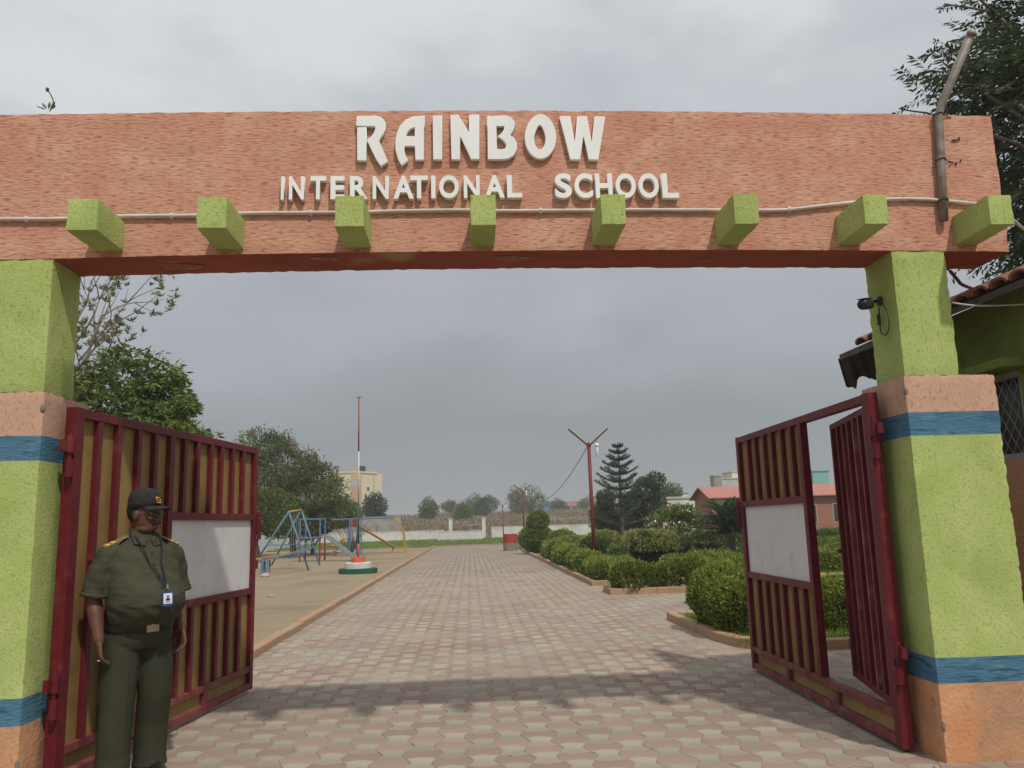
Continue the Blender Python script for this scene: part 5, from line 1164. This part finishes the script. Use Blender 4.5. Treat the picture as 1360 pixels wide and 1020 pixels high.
def guard():
    b = MB()
    # torso core (under the clothes), neck, head
    loft(b, [(0, .0, .80, .13, .09), (0, .02, .95, .145, .11), (0, .045, 1.08, .155, .13), (0, .02, 1.25, .15, .10), (0, 0, 1.34, .145, .08), (0, -.01, 1.40, .10, .065), (0, -.005, 1.45, .058, .056), (0, .0, 1.54, .056, .058)])
    for p, r in ((H(0, -.012, 1.655), (.074, .094, .098)), (H(0, .012, 1.605), (.062, .078, .085)), (H(0, .040, 1.560), (.048, .046, .040)), (H(0, .058, 1.548), (.026, .024, .020)), (H(0, .018, 1.545), (.058, .06, .03)),
                 (H(0, .085, 1.663), (.050, .014, .014)), (H(.036, .070, 1.612), (.022, .02, .02)), (H(-.036, .070, 1.612), (.022, .02, .02)), (H(0, .095, 1.598), (.019, .017, .012)),
                 (H(.015, .094, 1.600), (.010, .011, .009)), (H(-.015, .094, 1.600), (.010, .011, .009)), (H(0, .083, 1.566), (.025, .014, .0075)), (H(0, .080, 1.554), (.022, .014, .008))):
        b.ball(p, r, 14, HR)
    b.tube([H(0, .082, 1.655), H(0, .098, 1.625), H(0, .112, 1.602)], [.010, .011, .012], 8)
    for s in (-1, 1):
        b.ball(H(s*.074, -.008, 1.628), (.008, .021, .032), 9, HR)
    # arms and hands
    Rs, Re, Rw = Vector((-.19, -.01, 1.37)), Vector((-.245, -.035, 1.08)), Vector((-.238, .045, .845))
    Ls, Le, Lw = Vector((.19, -.01, 1.37)), Vector((.25, -.045, 1.09)), Vector((.245, .035, .865))
    for s_, e_, w_ in ((Rs, Re, Rw), (Ls, Le, Lw)):
        chain(b, [s_, s_.lerp(e_, .35), s_.lerp(e_, .8), e_, e_.lerp(w_, .3), e_.lerp(w_, .75), w_], [.040, .044, .045, .044, .045, .034, .028], 12)
    hand(b, Rw + Vector((0, .004, -.01)), Vector((.03, .10, -1)), Vector((1, .15, 0)), 1, .75)
    hand(b, Lw + Vector((0, .004, -.01)), Vector((-.02, .14, -1)), Vector((-1, .15, 0)), -1, .65)
    body = remeshed(b, 'body', .0045, 3, person, M_['skin'])
    rg = MB(); c = Rw + Vector((.03*.09, .10*.1-.005, -.112)); 
    rg.tube([c + Vector((.012*math.cos(a), .012*math.sin(a)+.008, 0)) for a in np.linspace(0, 2*PI, 12)], .003, 5); r_ = rg.build('finger_ring', M_['ring_silver'], person); r_.data.transform(GM)
    # shirt
    s = MB()
    loft(s, [(0, .02, .905, .172, .140), (0, .045, .94, .190, .165), (0, .074, .99, .206, .200), (0, .090, 1.05, .213, .216), (0, .086, 1.12, .212, .210), (0, .060, 1.20, .206, .180), (0, .028, 1.28, .203, .143), (0, .010, 1.35, .192, .122), (0, -.002, 1.395, .165, .103), (0, -.010, 1.43, .122, .090), (0, -.008, 1.460, .084, .078), (0, -.002, 1.482, .068, .068)], 28)
    for sx in (-1, 1):
        s.tube([(sx*.13, -.005, 1.372), (sx*.185, -.008, 1.352), (sx*.217, -.018, 1.27), (sx*.232, -.026, 1.19), (sx*.243, -.032, 1.115)], [.066, .072, .073, .073, .077], 18)
    def wr(P):
        f = 1/(1+np.exp((P[:, 2]-1.30)*14)); x, y, z = P.T
        d = .0022*np.sin(z*50+5*np.sin(x*9)+8*x+2.5*fbm(P, 5, 31)) * (np.abs(x) < .24) * (.35+.65*f) * (1/(1+np.exp((z-1.16)*-40))*.5+.5)
        d += .006*fbm(P*np.array([1, 1, 1.6]), 13, 3) + .003*np.sin((x*.8+z)*85+4*fbm(P, 6, 9))*(np.abs(z-.97) < .07)
        d += .0022*np.sin((z*.9-np.abs(x))*55+2*fbm(P, 8, 33))*(np.abs(x) > .13)*(z > 1.1)
        d -= .006*np.exp(-((x)/.006)**2)*(y > .05)*(z < 1.42)      # placket groove
        return d
    shirt = remeshed(s, 'shirt', .0075, 3, person, M_['shirt'], wr)
    for sx in (-1, 1):      # sleeve hems, collar, pockets, epaulettes
        q = MB(); q.tube([(sx*.2410, -.031, 1.128), (sx*.2450, -.033, 1.104)], .0805, 20); o = q.build('sleeve_hem', M_['shirt'], shirt, smooth=True); o.data.transform(GM)
        q = MB()
        P = [(sx*.010, .078, 1.452), (sx*.030, .105, 1.405), (sx*.085, .078, 1.418), (sx*.082, .03, 1.475), (sx*.060, -.03, 1.505), (0, -.078, 1.515), (0, -.068, 1.535), (sx*.058, -.02, 1.525), (sx*.060, .03, 1.505)]
        q.add(P, [(0, 1, 2, 3, 8), (3, 4, 7, 8), (4, 5, 6, 7)]); o = q.build('collar', M_['shirt'], shirt); sm = o.modifiers.new('t', 'SOLIDIFY'); sm.thickness = .008; o.data.transform(GM)
        q = MB(); q.v = [(sx*.055, .162, 1.285), (sx*.150, .128, 1.285), (sx*.150, .142, 1.245), (sx*.102, .172, 1.228), (sx*.055, .180, 1.245)]; q.f = [(0, 1, 2, 3, 4)]; q.mi = [0]; q.t = [0]
        o = q.build('pocket_flap', M_['shirt'], shirt); sm = o.modifiers.new('t', 'SOLIDIFY'); sm.thickness = .01; sm.offset = 0; o.data.transform(GM)
        q = MB(); q.v = [(sx*.060, .205, 1.19), (sx*.155, .165, 1.19), (sx*.150, .140, 1.26), (sx*.055, .176, 1.26)]; q.f = [(0, 1, 2, 3)]; q.mi = [0]; q.t = [0]
        o = q.build('pocket', M_['shirt'], shirt); sm = o.modifiers.new('t', 'SOLIDIFY'); sm.thickness = .006; sm.offset = 0; o.data.transform(GM)
        ep = MB(); d0, d1 = Vector((sx*.092, -.004, 1.470)), Vector((sx*.222, -.010, 1.405))
        ep.bar(d0, d1, .052, .010); o = ep.build('epaulette', M_['epaulette'], shirt); o.data.transform(GM)
        for t in (.55, .78):
            q = MB(); a_ = d0.lerp(d1, t); c_ = d0.lerp(d1, t+.13); q.bar(a_+Vector((0, 0, .004)), c_+Vector((0, 0, .004)), .053, .008); q.build('epaulette_stripe', M_['stripe_yellow'], o).data.transform(GM)
    pl = MB()
    for k in range(6):
        z = 1.36-.07*k; y = float(np.interp(z, [.99, 1.05, 1.12, 1.2, 1.28, 1.35, 1.42], [.276, .306, .294, .242, .173, .134, .10])); pl.ball((.0, y, z), (.006, .003, .006), 7)
    for k in range(6): pass
    pl.build('button', M_['belt_dark'], shirt, kind='stuff').data.transform(GM)
    # trousers
    t = MB()
    loft(t, [(0, .012, .925, .172, .142), (0, .016, .88, .180, .146), (0, .010, .82, .184, .140), (0, .0, .775, .178, .125)], 24)
    for sx, fx, fy in ((-1, -.118, .02), (1, .112, -.015)):
        t.tube([(sx*.088, .004, .86), (sx*.096, .004, .74), (sx*.102, .012, .62), ((sx*.10+fx)/2, .018, .48), (fx, fy+.002, .30), (fx, fy-.005, .14), (fx, fy, .045)], [.100, .106, .101, .093, .088, .088, .094], 20)
    def wt_(P):
        x, y, z = P.T
        return .003*fbm(P*np.array([1, 1, .5]), 9, 21) + .005*np.sin(z*58+5*x+3*fbm(P, 4, 2))*np.clip((.18-z)/.2, 0, 1) + .005*np.exp(-((np.abs(x)-.10)/.006)**2)*(y > 0)*(z < .8)
    trousers = remeshed(t, 'trousers', .0075, 3, person, M_['trousers'], wt_)
    bl = MB(); n = 44
    for z, e in ((.895, 1.0), (.898, 1.035), (.936, 1.045), (.940, 1.0)):
        for k in range(n):
            a = 2*PI*k/n; bl.v.append(((.182)*e*math.cos(a), .022+.150*e*math.sin(a), z - .012*max(0, math.sin(a))))
    bl.f = [(i*n+k, i*n+(k+1) % n, (i+1)*n+(k+1) % n, (i+1)*n+k) for i in range(3) for k in range(n)]; bl.mi = [0]*len(bl.f); bl.t = [0]*len(bl.f)
    belt = bl.build('belt', M_['belt_dark'], person, smooth=False, fix=True); belt.data.transform(GM)
    q = MB().box((-.036, .174, .880), (.036, .186, .928)); q.build('buckle', M_['buckle'], belt, bevel=.003).data.transform(GM)
    for sx, fx, fy in ((-1, -.118, .02), (1, .112, -.015)):
        sh = MB(); sh.ball((fx, fy+.055, .038), (.046, .13, .042), 14).ball((fx, fy-.05, .05), (.040, .06, .05), 12).box((fx-.044, fy-.10, 0), (fx+.044, fy+.16, .02))
        remeshed(sh, 'shoe', .008, 2, person, M_['shoe'])
    # face details
    for sx in (-1, 1):
        e = MB().ball(H(sx*.031, .0725, 1.640), .0115, 10); e.build('eye', M_['eye_white'], body, smooth=True).data.transform(GM)
        e = MB().ball(H(sx*.033, .0805, 1.640), .0075, 8); e.build('iris', M_['print_dark'], body, smooth=True).data.transform(GM)
        e = MB().tube([H(sx*.012, .093, 1.662), H(sx*.032, .091, 1.668), H(sx*.052, .078, 1.660)], [.0045, .0055, .003], 6); e.build('eyebrow', M_['hair'], body).data.transform(GM)
    mo_ = MB().tube([H(-.036, .080, 1.574), H(-.018, .096, 1.583), H(0, .102, 1.585), H(.018, .096, 1.583), H(.036, .080, 1.574)], [.004, .009, .0095, .009, .004], 8)
    mo_.build('moustache', M_['hair'], body, smooth=True).data.transform(GM)
    hb = MB(); hb.ball(H(0, -.028, 1.66), (.0775, .084, .092), 18, HR); o = hb.build('hair', M_['hair'], body, smooth=True); bm = bmesh.new(); bm.from_mesh(o.data)
    hi = HM.inverted()
    bmesh.ops.delete(bm, geom=[v for v in bm.verts if (hi @ v.co).y > .028 or (hi @ v.co).z < 1.585], context='VERTS'); bm.to_mesh(o.data); bm.free(); o.data.transform(GM)
    gl = MB()
    for sx in (-1, 1):
        gl.tube([H(sx*.033+.022*math.cos(a), .101-.010*abs(math.cos(a)-0)*0, 1.640+.016*math.sin(a)) for a in np.linspace(0, 2*PI, 16)], .0012, 5)
        gl.tube([H(sx*.055, .098, 1.644), H(sx*.073, .06, 1.646), H(sx*.078, -.005, 1.640)], .0012, 5)
    gl.tube([H(-.011, .101, 1.642), H(.011, .101, 1.642)], .0012, 5); gs = gl.build('spectacles', M_['steel_dull'], body); gs.data.transform(GM)
    # cap
    cp = MB(); n = 28; prof = [(.0865, 1.672, -.004), (.088, 1.70, -.004), (.0855, 1.735, -.006), (.074, 1.766, -.010), (.050, 1.786, -.014), (.020, 1.795, -.016), (.004, 1.797, -.016)]
    for r, z, y in prof:
        for k in range(n):
            a = 2*PI*k/n; x_ = r*.94*math.cos(a); y_ = y + r*1.10*math.sin(a); cp.v.append(tuple(H(x_, y_, z + .010*math.sin(a)*(r > .06))))
    m_ = len(prof); cp.f = [(i*n+k, i*n+(k+1) % n, (i+1)*n+(k+1) % n, (i+1)*n+k) for i in range(m_-1) for k in range(n)] + [tuple((m_-1)*n+k for k in range(n))]; cp.mi = [0]*len(cp.f); cp.t = [0]*len(cp.f)
    cap = cp.build('cap', M_['cap_cloth'], person, smooth=True); cap.data.transform(GM)
    sm = cap.modifiers.new('t', 'SOLIDIFY'); sm.thickness = .004
    v = MB(); N_ = 14
    for row, (ext, dz) in enumerate(((0, 0), (.035, -.002), (.078, -.014))):
        for k in range(N_+1):
            a = math.radians(25+130*k/N_); rr = .088; v.v.append(tuple(H(rr*.94*math.cos(a)*(1+.02*row), -.004+rr*1.10*math.sin(a)+ext*math.sin(a)**.8, 1.684+dz-.012*abs(math.cos(a))**2*(row))))
    v.f = [(r*(N_+1)+k, r*(N_+1)+k+1, (r+1)*(N_+1)+k+1, (r+1)*(N_+1)+k) for r in (0, 1) for k in range(N_)]; v.mi = [0]*len(v.f); v.t = [0]*len(v.f)
    o = v.build('visor', M_['cap_cloth'], cap, smooth=True); sm = o.modifiers.new('t', 'SOLIDIFY'); sm.thickness = .005; o.data.transform(GM)
    em = MB(); base = lambda u, w: H(u, .0925-.30*u*u*12*.3-.0045*((w-1.728)/.02)*1.0 - .35*max(0, w-1.735), w)
    em.tube([base(.019*math.cos(a), 1.731+.019*math.sin(a)) for a in np.linspace(.9, 5.9, 20)], .0032, 5)
    em.tube([base(.010*math.cos(a), 1.733+.010*math.sin(a)) for a in np.linspace(-.5, 4.2, 14)], .0030, 5)
    em.tube([base(-.020+.040*t, 1.706-.006*math.sin(PI*t)) for t in np.linspace(0, 1, 8)], .0036, 5)
    em.ball(base(.001, 1.733), .005, 7)
    em.build('emblem', M_['gold'], cap, label='gold ring and scroll emblem').data.transform(GM)
    b2 = MB().ball(H(0, -.016, 1.799), (.007, .007, .004), 7); b2.build('cap_button', M_['cap_cloth'], cap).data.transform(GM)
    # lanyard and card
    cx_, cy_, cz_ = .012, .322, 1.085
    ln = MB()
    for sx in (-1, 1):
        ln.tube(smooth_path([(sx*.060, -.02, 1.515), (sx*.072, .055, 1.470), (sx*.058, .128, 1.40), (sx*.036, .172, 1.31), (sx*.014+.008, .248, 1.225), (cx_, .290, 1.165)], 4), .0042, 5)
    ln.tube([(cx_, .290, 1.165), (cx_, .316, 1.130)], .004, 5)
    la = ln.build('lanyard', M_['strap_navy'], person); la.data.transform(GM)
    MB().box((cx_-.006, .296, 1.140), (cx_+.006, .308, 1.168)).build('clip', M_['ring_silver'], la).data.transform(GM)
    CM = Matrix.Translation((cx_, cy_-.004, cz_)) @ Matrix.Rotation(math.radians(3), 4, 'X')
    cd_ = MB().box((-.030, -.0015, -.046), (.030, .0015, .046), CM).build('identity_card', M_['card_blue'], person, bevel=.002); cd_.data.transform(GM)
    MB().box((-.025, .0016, -.030), (.025, .0026, .032), CM).build('card_face', M_['card_white'], cd_).data.transform(GM)
    MB().ball(CM @ Vector((0, .003, .012)), (.0065, .001, .008), 8).box((-.012, .0027, -.012), (.012, .0034, .003), CM).build('card_portrait', M_['print_dark'], cd_).data.transform(GM)
    q = MB()
    for zz, w in ((-.018, .018), (-.023, .014)): q.box((-w, .0027, zz-.001), (w, .0032, zz+.001), CM)
    q.build('card_text', M_['card_blue'], cd_, kind='stuff').data.transform(GM)
guard()

# ------------------------------------------------------------------ small litter on the paving
def litter():
    P = np.stack([rng.uniform(-2.4, 2.7, 120), rng.uniform(4.8, 14, 120), np.full(120, .004)], 1)
    P[60:, 0] = 2.72 - np.abs(rng.normal(size=60))*.25
    n = len(P); a = rng.uniform(0, 6.28, n); L = rng.uniform(.012, .035, n); d = np.stack([np.cos(a), np.sin(a), rng.uniform(0, .3, n)], 1)*L[:, None]; q = np.stack([-np.sin(a), np.cos(a), rng.uniform(-.2, .5, n)], 1)*(L*.3)[:, None]
    V = np.stack([P, P+d*.5+q, P+d, P+d*.5-q], 1).reshape(-1, 3); V[:, 2] = np.maximum(V[:, 2], .003)
    tag(bulk('fallen_leaves', V, np.arange(n*4).reshape(n, 4), M_['scrub_brown'], rng.uniform(0, 1, n)), 'scattered small dry leaves on the paved drive', 'leaves', kind='stuff')
litter()

# ------------------------------------------------------------------ the air: thin pale haze
hz = MB().box((-1550, -350, -1.3), (1550, 2450, 14.0)).build('haze', [], None)
hm = bpy.data.materials.new('haze'); hm.use_nodes = True; _n = hm.node_tree.nodes; _n.clear()
_o = _n.new('ShaderNodeOutputMaterial'); _v = _n.new('ShaderNodeVolumePrincipled'); _v.inputs['Color'].default_value = (.93, .95, .98, 1); _v.inputs['Density'].default_value = .0013
_v.inputs['Anisotropy'].default_value = .2
hm.node_tree.links.new(_v.outputs[0], _o.inputs['Volume']); hz.data.materials.append(hm); tag(hz, 'thin pale haze in the air over the school grounds', 'haze', kind='stuff')
